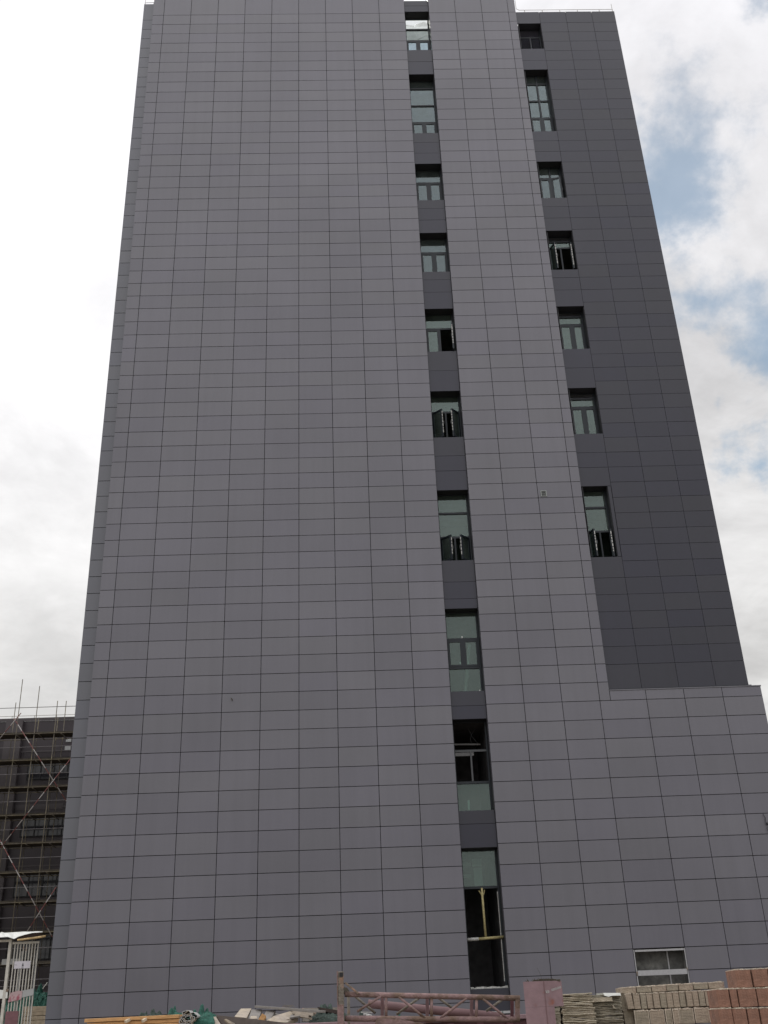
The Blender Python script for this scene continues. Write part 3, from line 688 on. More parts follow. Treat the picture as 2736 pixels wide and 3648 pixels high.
# ================================================================== annex behind, on the left
AY = 40.6
annex = thing('low_building', 'dark brown building behind scaffolding at the left', 'building')
ztop = 22.1
mb = MB(); mb.box(-60, -12, AY, AY + 14, 0, ztop); mb.build('wall', M['annex_dark'], annex)
mb = MB(); mb.box(-60, -12.02, AY - .06, AY - .005, ztop + .004, ztop + .22); mb.build('coping', M['annex_band'], annex)
x0, x1 = at(28, 2575, AY).x, at(87, 2570, AY).x
mb = MB(); mb.box(x0, x1, AY - .35, AY - .01, 0, ztop - .02); mb.box(x0 - 9.2, x1 - 9.2, AY - .35, AY - .01, 0, ztop - .02); mb.build('pier', M['annex_band'], annex)
def awin(z0, z1, xa, xb, nb):
    mb = MB()
    frame = 0.07
    mb.box(xa, xb, AY - .12, AY - .02, z1 - frame, z1); mb.box(xa, xb, AY - .12, AY - .02, z0, z0 + frame)
    for k in range(nb + 1):
        x = xa + (xb - xa - frame) * k / nb; mb.box(x, x + frame, AY - .12, AY - .02, z0 + frame, z1 - frame)
    f = mb.build('window', M['black'], annex)
    mb = MB(); mb.box(xa + .05, xb - .05, AY - .06, AY - .03, z0 + .05, z1 - .05); mb.build('pane', M['annex_glass'], f)
for z in (18.0, 14.2, 10.4, 6.6, 2.8):
    awin(z, z + 1.5, x1 + .6, x1 + 5.2, 5); awin(z, z + 1.5, x0 - 6.0, x0 - .8, 5)
    mb = MB(); mb.box(x1 + .02, x1 + 8, AY - .03, AY - .004, z + 1.9, z + 2.0); mb.build('string_course', M['annex_band'], annex)
zc = at(60, 2860, AY).z
mb = MB(); mb.box(at(56, 2865, AY).x, at(225, 2865, AY).x, AY - .02, AY - .002, at(100, 2885, AY).z, at(100, 2866, AY).z); mb.build('pale_band', M['annex_band'], annex)  # flat strip in the pier grey, lighter than the wall around it
mb = MB()
for (xa, ya, xb, yb) in ((236, 2631, 254, 2643), (232, 2659, 251, 2672)):
    a, c = at(xa, ya, AY), at(xb, yb, AY); mb.box(a.x, c.x, AY - .04, AY - .021, c.z, a.z)
mb.build('wall_sign', M['signgrey'], annex)
mb = MB(); mb.path([Vector((-60, AY + .1, ztop + .42)), Vector((-12.2, AY + .1, ztop + .42))], .02, 5)
for k in range(30): mb.tube((-58 + k * 1.55, AY + .1, ztop + .2), (-58 + k * 1.55, AY + .1, ztop + .44), .022, 5)
mb.build('roof_conductor', M['rail'], annex)

# scaffold
SY, SY2 = 38.0, 39.2
sc = thing('scaffolding', 'tube scaffolding with red and white braces before the dark low building', 'scaffold')
tops = {}
def pole(px, py_top, Y, foot=0.0):
    p = at(px, py_top, Y); mb = MB(); mb.tube((p.x, Y, foot), (p.x, Y, p.z), 0.027, 7); mb.build('pole', M['pole'], sc, smooth=True); return p.x
for px, py, Y in ((81, 2420, SY), (141.5, 2444, SY), (205.5, 2497, SY), (57, 2503, SY2), (236.5, 2497, SY2), (139, 2556, SY2), (207, 2555, SY2 + .02)):
    pole(px, py, Y)
for k in range(8): mb = MB(); x = -22.7 - k * 1.6; mb.tube((x, SY, 0), (x, SY, 24.2), .027, 7); mb.build('pole', M['pole'], sc, smooth=True)
for k in range(5): mb = MB(); x = -16.2 + k * 1.6; mb.tube((x, SY, 0), (x, SY, 24.2), .027, 7); mb.build('pole', M['pole'], sc, smooth=True)
z = 20.43
while z > 0.5:
    mb = MB(); mb.tube((-36, SY - .05, z + .05), (-9, SY - .05, z + .07), .026, 6); mb.tube((-36, SY2 + .05, z), (-9, SY2 + .05, z), .026, 6)
    for k in range(18): x = -36 + 1.5 * k; mb.tube((x, SY - .2, z - .02), (x, SY2 + .2, z - .02), .026, 6)
    mb.build('ledger', M['pole'], sc, smooth=True)
    mb = MB()
    x = -36
    while x < -9: mb.box(x, x + 2.95, SY + .1, SY2 - .1, z + .04 + R.uniform(0, .02), z + .085 + R.uniform(0, .02), jig=.01); x += 3
    mb.box(-36, -9, SY + .02, SY + .05, z + .06, z + .20, jig=.01)
    mb.build('plank_deck', M['ledger'], sc)
    mb = MB(); mb.tube((-36, SY + .05, z - .83), (-9, SY + .05, z - .80), .020, 6); mb.build('guard_rail', M['greyrail'], sc, smooth=True)
    z -= 1.785
pz = at(130, 2524, SY).z
mb = MB(); mb.tube((-36, SY + .05, pz + .1), (-9, SY + .05, pz + .1), .022, 6); mb.build('guard_rail', M['greyrail'], sc, smooth=True)
def brace(a, b, sep_=0.0):
    pa, pb = at(a[0], a[1], SY - .15 - sep_), at(b[0], b[1], SY - .15 - sep_)
    L_ = (pb - pa).length; mb = MB(); mb.tube((0, 0, 0), (0, 0, L_), .030, 8); o = mb.build('brace', M['redwhite'], sc, smooth=True)
    o.rotation_euler = (pb - pa).to_track_quat('Z', 'Y').to_euler(); o.location = pa
brace((50, 2560), (240, 2860)); brace((252, 2702), (-10, 3035), .08); brace((75, 2540), (-10, 2642), .08)
brace((-10, 2975), (186, 3338)); brace((200, 3160), (92, 3325), .08)
z = 8.4
mb = MB(); mb.tube((-36, SY + .05, 5.0), (-9, SY + .05, 5.0), .02, 6); mb.build('guard_rail', M['greyrail'], sc, smooth=True)

# ================================================================== ground level, left: gate, netting, packs
GY = 0.9
def G(x, y, d=0.0): return at(x, y, GY + d)
gate = thing('barred_gate', 'cream barred metal gate with a small sign, left of the tower', 'gate')
a, b_ = G(48, 3360), G(138, 3352); w_ = b_ - a
def gx(t): return a.x + (b_.x - a.x) * t
ztopg = a.z
def gbar(x, z0, z1, r=0.011, name='bar', mat='pwhite', y=GY):
    mb = MB(); mb.box(x - r, x + r, y - r, y + r, z0, z1); return mb.build(name, M[mat], gate)
zA = G(60, 3540).z; zB = G(60, 3562).z
for k in range(9):
    gbar(gx(0.08 + 0.92 * k / 8), 0.05, ztopg - 0.03, 0.0125)
mb = MB(); mb.box(gx(0) - .02, gx(1) + .03, GY - .03, GY + .02, ztopg - .03, ztopg + .03); mb.build('top_rail', M['pwhite'], gate)
mb = MB(); mb.box(gx(0) - .12, gx(0) - .04, GY - .05, GY + .05, 0, ztopg + .10); mb.build('post', M['pwhite'], gate)
mb = MB(); mb.box(gx(0) - .9, gx(0) - .121, GY - .04, GY + .03, ztopg + .04, ztopg + .10); mb.build('top_rail', M['pwhite'], gate)
# second, further leaf row seen between the bars
for k in range(3):
    mb = MB(); x = gx(.2 + k * .3) + .03; mb.box(x - .016, x + .016, GY + .30, GY + .33, 0.05, ztopg - .2); mb.build('rear_bar', M['signgrey'], gate)
zs0, zs1 = G(88, 3450).z, G(88, 3424).z
mb = MB(); mb.box(gx(.14), gx(.78), GY - .032, GY - .022, zs0, zs1)
sgn = mb.build('sign', M['signwhite'], gate)
sx = gx(.48); zc = (zs0 + zs1) / 2
mb = MB(); mb.slab([(sx - .028, GY - .034, zc - .045), (sx + .028, GY - .034, zc - .045), (sx + .006, GY - .034, zc + .05), (sx - .006, GY - .034, zc + .05)], (0, .0015, 0))
mb.box(sx - .026, sx + .026, GY - .034, GY - .0325, zc - .085, zc - .072); mb.box(gx(.2), gx(.2) + .012, GY - .034, GY - .0325, zc - .01, zc + .02)
mb.build('symbol', M['ink'], sgn)
zk0, zk1 = G(90, 3560).z, G(90, 3530).z
mb = MB(); mb.slab([G(73, 3555, -.03), G(119, 3545, -.03), G(121, 3521, -.03), G(75, 3530, -.03)], (0, .01, 0)); mb.build('kick_plate', M['signgrey'], gate)
mb = MB(); mb.slab([G(27, 3571, -.045), G(76, 3560, -.045), G(80, 3531, -.045), G(66, 3529, -.045), G(38, 3537, -.045)], (0, .012, 0)); mb.build('striped_plate', M['pinkplate'], gate)
mb = MB(); mb.slab([G(-20, 3559, -.05), G(26, 3556, -.05), G(28, 3527, -.05), G(-20, 3526, -.05)], (0, .012, 0)); mb.build('white_plate', M['tarp'], gate)
mb = MB(); mb.box(gx(.02), gx(.52), GY - .05, GY - .036, 0.2, G(60, 3602).z); mb.build('lower_panel', M['maroon'], gate)
mb = MB(); mb.box(gx(-.7), gx(-.2), GY - .05, GY - .036, 0.2, G(10, 3596).z); mb.build('lower_panel', M['maroon'], gate)
mb = MB(); mb.box(gx(-.6), gx(.2), GY + .5, GY + .52, G(20, 3432).z, G(20, 3412).z); mb.build('rear_board', M['signgrey'], gate)
mb = MB()
for s in (-1, 1): mb.tube((gx(0) - .04, GY - .05, zk1 + .02 * s + .03), (gx(0) + .03, GY - .05, zk1 + .02 * s + .03), .02, 6)
mb.build('hinge', M['greyrust'], gate)

# tarpaulin canopy and its pole
zt_ = G(50, 3327).z
can = thing('tarpaulin', 'white tarpaulin sagging over the barred gate', 'tarpaulin')
def interp(tab, x):
    for (x0_, y0_), (x1_, y1_) in zip(tab[:-1], tab[1:]):
        if x <= x1_: return y0_ + (y1_ - y0_) * max(0.0, (x - x0_) / (x1_ - x0_))
    return tab[-1][1]
EDGE_T = [(-60, 3326), (0, 3323), (8, 3320), (16, 3323), (80, 3319), (152, 3318)]
EDGE_B = [(-60, 3338), (0, 3339), (28, 3337), (50, 3345), (64, 3337), (90, 3329), (115, 3323), (152, 3320)]
def tf(u, v):
    x = -60 + 212 * u
    pb, pt = G(x, interp(EDGE_B, x), -.30), G(x, interp(EDGE_T, x), .55)
    p = pb.lerp(pt, v); p.z += .015 * math.sin(40 * u + 5 * v) * math.sin(3.14 * v); return p
grid_mesh('sheet', M['tarp'], can, 60, 6, tf, solid=.008)
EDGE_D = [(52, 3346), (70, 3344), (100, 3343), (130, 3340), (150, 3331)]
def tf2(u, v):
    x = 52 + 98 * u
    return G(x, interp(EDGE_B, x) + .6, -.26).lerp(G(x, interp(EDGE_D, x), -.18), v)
grid_mesh('underside_shade', M['tarpdark'], can, 24, 4, tf2, solid=.02)  # dark strip standing for the shaded underside of the white sheet
mb = MB(); p0, p1, p2 = G(62, 3349, -.32), G(120, 3342, -.32), G(163, 3335, -.32)
mb.tube(p0, p1, .026, 9, r2=.032); mb.tube(p1, p2, .032, 9, r2=.03)
tag(mb.build('timber_pole', M['woodpole'], smooth=True), 'short debarked timber pole under the white tarpaulin', 'pole')

def heap(name, mat, center, size, label, cat, seed=1, group=None, rough=.35, flat=.62):
    """crumpled cloth heap: folded random sheets"""
    rr = random.Random(seed); cx, cy, cz = center; sx_, sy_, sz_ = size
    from mathutils import noise as mn
    off = Vector((seed * 3.7, seed * 1.9, 0)); nu, nv = 90, 50
    vs = []; fs = []
    humps = [(rr.uniform(-.65, .65), rr.uniform(-.3, .3), rr.uniform(.25, .5), rr.uniform(flat, 1.0)) for _ in range(6)]
    humps[0] = (humps[0][0] * .4, 0.0, .35, 1.0); am = min(.09, sx_ * .16)
    for j in range(nv + 1):
        for i in range(nu + 1):
            a_, b__ = 2 * i / nu - 1, 2 * j / nv - 1
            env = max(0.0, 1 - abs(a_) ** 2.6) * max(0.0, 1 - abs(b__) ** 2.2)
            hp = flat
            for (hx, hy, hw, hh) in humps: hp = max(hp, hh * math.exp(-((a_ - hx) ** 2 + (b__ - hy) ** 2) / hw ** 2 * 1.6))
            p = Vector((a_ * sx_ * 5, b__ * sy_ * 5, 0)) + off
            q = p + 0.8 * mn.noise_vector(p * 1.3)
            fold = 1 - abs(mn.noise(q * 1.6)) * 2.4; fold2 = 1 - abs(mn.noise(q * 3.7 + Vector((9, 2, 1)))) * 2.2
            h = env ** .33 * (hp - am * .45 / sz_) + env ** .5 * am * (fold + .45 * fold2) / sz_
            mv = mn.noise_vector(q * 1.7) * .12 * min(sx_, .4) * env
            vs.append((cx + a_ * sx_ + mv.x, cy + b__ * sy_ + mv.y, cz + sz_ * h))
    for j in range(nv):
        for i in range(nu):
            q = j * (nu + 1) + i; fs.append((q, q + 1, q + nu + 2, q + nu + 1))
    root = MB(); root.v = vs; root.f = fs; root.mi = [0] * len(fs)
    o = root.build(name, M[mat], None, smooth=False)
    return tag(o, label, cat, group)
c = at(140, 3560, 3.2)
heap('netting_heap', 'net', (c.x - .1, 3.2, 0.0), (1.3, .9, at(140, 3512, 3.2).z), 'heap of green debris netting between the barred gate and the tower', 'netting', seed=5, flat=.93)
mb = MB(); p = at(152, 3522, 2.6); mb.beam(p, p + Vector((.12, 0, .16)), .03, .02); tag(mb.build('batten', M['tarp']), 'short white offcut sticking out of the green netting by the tower', 'offcut')
# cream packs
mb = MB(); c0, c1 = at(104, 3600, 1.9), at(168, 3585, 1.9)
z_ = c1.z; k = 0
while z_ > 0.1:
    h = .10 if k % 3 else .15
    mb.box(c0.x - .1 + .02 * (k % 2), c1.x + .15 - .02 * (k % 3), 1.6 + .015 * (k % 2), 2.3, z_ - h + .006, z_, jig=.008); z_ -= h; k += 1
tag(mb.build('sheet_pack', M['creamsack'], bevel=.008), 'pack of cream boards standing right of the barred gate', 'boards')

# ================================================================== ground level, middle: debris
DY = -17.5
def D(x, y, d=0.0): return at(x, y, DY + d)
# supporting rubble mound (below the picture), real ground heap that carries the debris
def mound(label, x0, x1, Y, ztop_, name='rubble_mound'):
    cx = (x0 + x1) / 2; hx = (x1 - x0) / 2; rr = random.Random(3)
    def fn(u, v):
        a_ = 2 * u - 1; b__ = 2 * v - 1
        h = max(0, 1 - abs(a_) ** 6) * max(0, 1 - abs(b__) ** 3)
        return (cx + a_ * hx * 1.15, Y + b__ * 2.2, max(-.05, ztop_ * h * (.93 + .06 * math.sin(9 * a_ + 4 * b__) + .03 * math.sin(31 * a_))))
    o = grid_mesh(name, M['ground'], None, 60, 24, fn); return tag(o, label, 'rubble')
pl, pr_ = D(300, 3648), D(1230, 3648)
mo = mound('low earth mound under the boards and timber', pl.x, pr_.x, DY + .6, pl.z - .06)
# timber bundle
tb = thing('timber_bundle', 'bundle of orange yellow planks lying in front of the tower', 'timber')
P0, P1 = D(305, 3640), D(640, 3624)
dr = (P1 - P0); 
for k, (dz, dy, mt) in enumerate(((0, 0, 'wood'), (-.045, .02, 'wood'), (.0, .16, 'wood'), (-.09, .0, 'wood'))):
    mb = MB(); off = Vector((.03 * k, dy, dz + .01)); mb.beam(P0 + off, P1 + off + Vector((-.02 * k, 0, 0)), .14, .040); mb.build('plank', M[mt], tb, bevel=.004)
for (xa, ya, xb, yb) in ((447, 3640, 462, 3632), (508, 3638, 520, 3630)):
    mb = MB(); mb.beam(at(xa, ya, DY - .12), at(xb, yb, DY - .06), .03, .03); mb.build('batten', M['creamsack'], tb)
# netting
def nh(px, py, rx, mat, label, seed, d=.3, base=3660, ry=.35):
    top = D(px, py, d); b0 = D(px, base, d); r = abs(D(px + rx, py, d).x - top.x)
    heap('netting_heap', mat, (top.x, DY + d, b0.z), (r, ry, (top.z - b0.z) / 1.0), label, 'netting', seed=seed, rough=.45)
nh(548, 3599, 70, 'netdark', 'dusty dark green netting heap behind the planks', 12, .5)
nh(630, 3586, 50, 'net', 'green netting heap with a peak behind the planks', 21, .45)
nh(728, 3580, 50, 'net', 'green netting heap between the white rag and the boards', 8, .4)
nh(1175, 3580, 75, 'netdark', 'dark netting heap just left of the pink truss post', 31, .7)
# rag roll
rg = thing('rag', 'crumpled grey white rag at the right end of the planks', 'rag')
c = D(672, 3628, -.05)
for k in range(5):
    r_ = .085 - .014 * k
    def rf(u, v, r_=r_, k=k):
        t = u * 5.2 + k; rr_ = r_ * (1 + .18 * math.sin(4 * t + k) + .1 * math.sin(9 * t))
        return (c.x + rr_ * math.cos(t) * 1.1, DY - .1 + .3 * v, c.z + rr_ * math.sin(t) * .9)
    grid_mesh('fold', M['board'] if k % 2 else M['tape'], rg, 30, 4, rf, solid=.006)
# boards
def boardq(pts, label, mat, d0=0.0, th=.03, name='board', deps=None, cat='board'):
    P = [D(px, py, d0 + (deps[i] if deps else 0)) for i, (px, py) in enumerate(pts)]
    mb = MB(); mb.slab(P, (0, .03, -th)); tag(mb.build(name, M[mat], bevel=.003), label, cat)
boardq([(835, 3621), (858, 3593), (896, 3592), (878, 3626)], 'pale board leaning at the left of the broken boards', 'board', .35, deps=[0, .3, .3, 0])
boardq([(884, 3632), (896, 3596), (934, 3596), (918, 3636)], 'grey brown board, second of the broken boards', 'boardgrey', .30, deps=[0, .3, .3, 0])
boardq([(930, 3636), (950, 3598), (982, 3600), (958, 3640)], 'brown grey board, third of the broken boards', 'boardgrey', .25, deps=[0, .3, .3, 0])
boardq([(918, 3634), (934, 3610), (948, 3618), (938, 3638)], 'small ochre chunk wedged between the broken boards', 'wood', .2, name='chunk', cat='offcut')
boardq([(955, 3640), (972, 3620), (1040, 3600), (1062, 3624), (1020, 3642)], 'pale crumbling board lying on top of the broken boards', 'board', .12, deps=[0, .1, .3, .25, .05], th=.05)
boardq([(702, 3634), (718, 3623), (782, 3621), (800, 3655), (760, 3660)], 'pale board at the left of the debris by the netting', 'board', .1, deps=[0, .1, .1, 0, 0], th=.05)
boardq([(770, 3616), (905, 3630), (1035, 3645), (1060, 3662), (800, 3662)], 'long brown board leaning in front of the broken boards', 'boarddark', -.25, th=.03)
boardq([(798, 3632), (806, 3629), (838, 3646), (830, 3655)], 'short pale batten on the long brown board', 'board', -.32, th=.02, name='batten', cat='batten')
mb = MB(); mb.beam(D(912, 3586.5, .6), D(1155, 3604, .3), .10, .028); tag(mb.build('long_plank', M['boardgrey'], bevel=.003), 'long thin grey plank lying across the debris left of the post', 'plank')
mb = MB(); mb.beam(D(1045, 3606, .35), D(1118, 3614, .3), .12, .03); mb.beam(D(1050, 3616, .3), D(1100, 3622, .3), .12, .03)
tag(mb.build('board_stack', M['board']), 'two short boards under the long grey plank', 'boards')
rr = random.Random(77)
for k in range(16):
    px = 790 + 20 * k + rr.uniform(-8, 8); py = 3630 + rr.uniform(-6, 12) - (8 if 900 < px < 1100 else 0); w_, h_ = rr.uniform(12, 26), rr.uniform(5, 11); sl = rr.uniform(-6, 6)
    dd = rr.uniform(.2, .5)
    mb = MB(); P = [D(px - w_, py + h_ / 2 + sl, dd), D(px + w_, py + h_ / 2 - sl, dd), D(px + w_ - 3, py - h_ / 2 - sl, dd + .14), D(px - w_ + 3, py - h_ / 2 + sl, dd + .14)]
    mb.slab(P, (0, .01, -.018))
    tag(mb.build('board_fragment', M[('board', 'boardgrey', 'board')[k % 3]]), 'broken %s board fragment, %s from the left in the debris by the muddy post' % (('pale', 'grey', 'pale')[k % 3], ORD[k]), 'fragment', 'fragments in the board debris')
# mesh pile
mp = MB()
rr = random.Random(4)
for k in range(60):
    x = 1085 + 120 * (k / 60.0); a_ = D(x, 3592 + rr.uniform(0, 4) + (k % 3), .9); mp.tube(a_, a_ + Vector((.04, .25, .0)), .006, 4)
for k in range(9):
    mp.tube(D(1075, 3594 + 5.5 * k, .9 - .03 * k), D(1222, 3590 + 5.5 * k, .9 - .03 * k), .007, 5)
for k in range(46): x = 1078 + 3.1 * k; mp.tube(D(x, 3592, .9), D(x + 2, 3640, .6), .006, 4)
tag(mp.build('wire_mesh', M['greyrust']), 'rusty welded wire mesh bundle behind the boards, left of the post', 'mesh')
mp = MB()
for k in range(4):
    a_ = D(1005 + 9 * k, 3589, .7); b__ = D(1014 + 9 * k, 3580, .7); mp.path([a_, b__, D(1022 + 9 * k, 3590, .7)], .005, 4)
tag(mp.build('bent_wire', M['greyrust']), 'small bent wire hoops sticking up behind the broken boards', 'wire')
mb = MB(); mb.slab([D(1130, 3587, .5), D(1210, 3600, .5), D(1210, 3614, .5), D(1150, 3602, .5)], (0, .2, -.01)); tag(mb.build('dark_sheet', M['tarpdark']), 'thin dark sheet on the mesh left of the truss post', 'sheet')

# ================================================================== truss, skip, pillar
TY = -22.0
def T_(x, y, d=0.0): return at(x, y, TY + d)
# dark red skip behind
s0, s1 = at(1000, 3622, TY + 1.0), at(1993, 3612, TY + 1.0)
sk = thing('steel_skip', 'dark red steel container behind the pink truss', 'container')
mb = MB(); mb.box(s0.x, s1.x, TY + 1.0, TY + 1.06, 0.15, s1.z - .03); mb.box(s0.x, s0.x + .05, TY + 1.06, TY + 2.4, .15, s1.z - .03); mb.box(s1.x - .05, s1.x, TY + 1.06, TY + 2.4, .15, s1.z - .03); mb.box(s0.x, s1.x, TY + 2.35, TY + 2.4, .15, s1.z - .03); mb.box(s0.x, s1.x, TY + 1.06, TY + 2.35, .15, .2)
mb.build('body', M['skip'], sk)
mb = MB(); mb.box(s0.x - .03, s1.x + .03, TY + .97, TY + 1.03, s1.z - .029, s1.z + .01); mb.build('rim', M['pink'], sk, bevel=.006)
mb = MB()
for k in range(9): x = s0.x + .2 + (s1.x - s0.x - .4) * k / 8; mb.box(x - .03, x + .03, TY + .96, TY + .999, .15, s1.z - .04)
mb.build('stiffener', M['skip'], sk)

tr = thing('steel_truss', 'rusty pink lattice truss section with a tall muddy post', 'truss')
zb_off = 0
A = T_(1228, 3542); Bp = T_(1852, 3556)
A2 = T_(1228, 3628); B2 = T_(1852, 3632)
RB = Vector((0, .30, 0))
def tt(name, a, b, r, mat='pinkrust', sq=False):
    mb = MB()
    if sq: mb.beam(a, b, r * 2, r * 2)
    else: mb.tube(a, b, r, 12)
    return mb.build(name, M[mat], tr, smooth=not sq, bevel=.004 if sq else 0)
tt('chord', A, Bp, .0225); tt('chord', A2, B2, .0225)
tt('chord', A2 + RB, B2 + RB, .0225, 'pink')
# upright posts of both faces
for x, rear in ((1232, 1), (1375, 0), (1537, 0), (1697, 0), (1843, 0)):
    t = (x - 1228) / (1852 - 1228)
    a_ = A.lerp(Bp, t); b__ = A2.lerp(B2, t)
    if x < 1250: tt('upright', a_ + RB * .6 + Vector((.02, 0, 0)), b__ + RB * .6 + Vector((.02, 0, -.3)), .013, 'greyrust')
    else:
        tt('upright', a_ + Vector((0, 0, -.01)), b__, .013 if x < 1800 else .020, 'pinkrust', sq=x > 1800)
        tt('upright', a_ + RB * .4 + Vector((-.03, 0, -.01)), b__ + RB * .4 + Vector((-.03, 0, 0)), .014, 'skip' if x > 1800 else 'redpipe', sq=True)
for (xa, ya, xb, yb, rear) in ((1272, 3604, 1358, 3549, 0), (1420, 3551, 1514, 3627, 0), (1568, 3628, 1662, 3556, 0), (1720, 3558, 1812, 3632, 0),
                               (1263, 3548, 1338, 3610, 1), (1495, 3554, 1412, 3614, 1), (1562, 3555, 1612, 3592, 1), (1792, 3560, 1732, 3602, 1)):
    d_ = -.012 if not rear else .14
    tt('diagonal', T_(xa, ya, d_), T_(xb, yb, d_), .0105, 'pinkrust' if not rear else 'greyrust')
# tall post
pz0 = T_(1213, 3462)
px_ = pz0.x
mb = MB(); mb.box(px_ - .024, px_ + .026, TY - .05, TY + .02, .1, pz0.z); mb.build('post', M['greyrust'], tr, bevel=.005)
mb = MB(); mb.box(px_ - .032, px_ - .025, TY - .056, TY + .026, .1, pz0.z + .006, jig=.002); mb.box(px_ - .024, px_ + .022, TY - .059, TY - .052, .1, T_(1213, 3580).z, jig=.002); mb.build('flange', M['pinkrust'], tr)
mb = MB(); mb.box(px_ - .008, px_ + .022, TY - .056, TY - .051, T_(1213, 3481).z, T_(1213, 3466).z); mb.build('slot', M['black'], tr)
mb = MB(); mb.beam(T_(1229, 3500, -.03), T_(1277, 3540, -.03), .022, .016); mb.build('knee_brace', M['greyrust'], tr, bevel=.003)
mb = MB(); P = [T_(1224, 3516), T_(1236, 3519), T_(1243, 3527), T_(1246, 3543), T_(1224, 3543)]; mb.slab(P, (0, .012, 0)); mb.build('gusset', M['greyrust'], tr)
mb = MB(); mb.slab([T_(1335, 3648, -.06), T_(1345, 3627, -.06), T_(1430, 3632, -.06), T_(1520, 3648, -.06)], (0, .02, 0)); mb.build('torn_plate', M['pinkrust'], tr)
# pipe resting behind the truss
mb = MB(); mb.tube(T_(1312, 3576, .55), T_(1782, 3622, .45), .036, 16); tag(mb.build('steel_pipe', M['redpipe'], smooth=True), 'thick faded red pipe lying slanted inside the pink truss', 'pipe')
mb = MB(); mb.beam(T_(1300, 3612, .7), T_(1320, 3618, .5), .03, .01); mb.beam(T_(1288, 3606, .6), T_(1330, 3607, .7), .02, .01); tag(mb.build('white_strip', M['tape']), 'two white strips lying behind the left bay of the truss', 'strip')
nh2 = T_(1700, 3604, 1.4)
for (px, py, rx, sd_, mt, lab) in ((1290, 3590, 55, 41, 'netdark', 'dark netting heap seen through the first bay of the truss'), (1420, 3603, 45, 42, 'net', 'green netting heap seen through the second bay of the truss'), (1800, 3600, 30, 43, 'net', 'green netting heap seen through the last bay of the truss')):
    Yd = TY + 1.7; t0 = at(px, py, Yd); b0 = at(px, 3650, Yd); r = at(px + rx, py, Yd).x - t0.x
    heap('netting_heap', mt, (t0.x, Yd, b0.z - .25), (r, .3, t0.z - b0.z + .25), lab, 'netting', seed=sd_, rough=.45)
q = MB(); q.beam(at(1520, 3607, TY + 1.5), at(1700, 3604, TY + 1.5), .2, .02); tag(q.build('grey_board', M['boardgrey']), 'grey board lying level behind the truss', 'board')

# pillar
PY = -22.6
def Pp(x, y, d=0.0): return at(x, y, PY + d)
pil = thing('steel_column', 'square faded pink steel column with white stencil marks', 'column')
c_l, c_m = Pp(1863, 3495, .02), Pp(1937, 3496, 0)
dl = Vector((c_l.x - c_m.x, c_l.y - c_m.y, 0)).normalized()
c_r = Pp(1999, 3490, .09); drv = Vector((c_r.x - c_m.x, c_r.y - c_m.y, 0))
zt2 = c_m.z
q0 = Vector((c_m.x, c_m.y, 0)); q1 = Vector((c_l.x, c_l.y, 0)); q2 = Vector((c_r.x, c_r.y, 0)); q3 = q1 + (q2 - q0)
def prism(mb, pts, z0, z1): mb.slab([Vector((p.x, p.y, z0)) for p in pts], (0, 0, z1 - z0))
znotch = Pp(1966, 3585).z
mb = MB(); prism(mb, [q0, q0.lerp(q2, .47), q1.lerp(q3, .47), q1], .1, znotch - .001); prism(mb, [q0, q2, q3, q1], znotch, zt2 + .003)
mb.build('shaft', M['pink'], pil)
nrm = Vector((dl.y, -dl.x, 0)) if Vector((dl.y, -dl.x, 0)).y < 0 else Vector((-dl.y, dl.x, 0))
mb = MB(); a_ = q0 + nrm * .001; 
mb.box(q0.x - .004, q0.x + .003, q0.y - .004, q0.y + .001, .1, zt2); mb.build('weld_seam', M['redpipe'], pil)
# stencil marks on the right face
u_ = (q2 - q0).normalized(); fn_ = Vector((u_.y, -u_.x, 0)); fn_ = fn_ if fn_.y < 0 else -fn_
mb = MB(); rr = random.Random(9); Lw = (q2 - q0).length
def dab(s, z, w, h, ang=0):
    o = q0 + u_ * s + fn_ * .0015; ca, sa = math.cos(ang), math.sin(ang)
    P = [(-w, -h), (w, -h), (w, h), (-w, h)]
    mb.slab([Vector((o.x, o.y, z)) + u_ * (x * ca - y * sa) + Vector((0, 0, x * sa + y * ca)) for x, y in P], fn_ * .0008)
zw = Pp(1945, 3533).z
for (s, dz, w, h, an) in ((.012, .0, .0018, .011, .1), (.017, .004, .005, .0016, .3), (.018, -.005, .005, .0016, .3), (.023, -.002, .0018, .010, .1), (.032, .002, .0016, .011, .2), (.037, .006, .005, .0015, .4), (.037, -.003, .005, .0015, .3), (.042, -.001, .0015, .009, -.1)):
    dab(s, zw + dz, w, h, an)
for k in range(10):
    s = Lw * .40 + k * Lw * .058
    dab(s, zw + .012 + k * .0022, .0022, .0085, rr.uniform(-.2, .2)); dab(s, zw + .012 + k * .0022 + rr.choice((-.006, .006, 0)), .0042, .0016, .2)
mb.build('stencil_marks', M['tape'], pil)
# weeds and dirt on its head
mb = MB(); rr = random.Random(2)
for k in range(60):
    t, s = rr.random(), rr.random(); p = q1.lerp(q0, t) if s < .5 else q0.lerp(q2, t); p = p.lerp((q2 + q1) / 2, rr.uniform(.05, .6))
    p = Vector((p.x, p.y, zt2 + .003)); hgt = rr.uniform(.006, .022)
    mb.tube(p, p + Vector((rr.uniform(-.02, .02), rr.uniform(-.01, .01), hgt)), .0035, 4, r2=.0015)
for k in range(22):
    p = q1.lerp(q2, rr.uniform(.3, .95)); p = Vector((p.x, p.y, zt2 + .005)); mb.box(p.x - .012, p.x + .012, p.y - .01, p.y + .01, p.z - .003, p.z + rr.uniform(.004, .014), jig=.004)
mb.path([Vector(Pp(1928, 3478)), Vector(Pp(1921, 3462)), Vector(Pp(1913, 3449))], .0012, 4)
mb.tube(Pp(1928, 3490), Pp(1928, 3478), .0016, 4)
mb.build('weeds', M['debris'], pil)

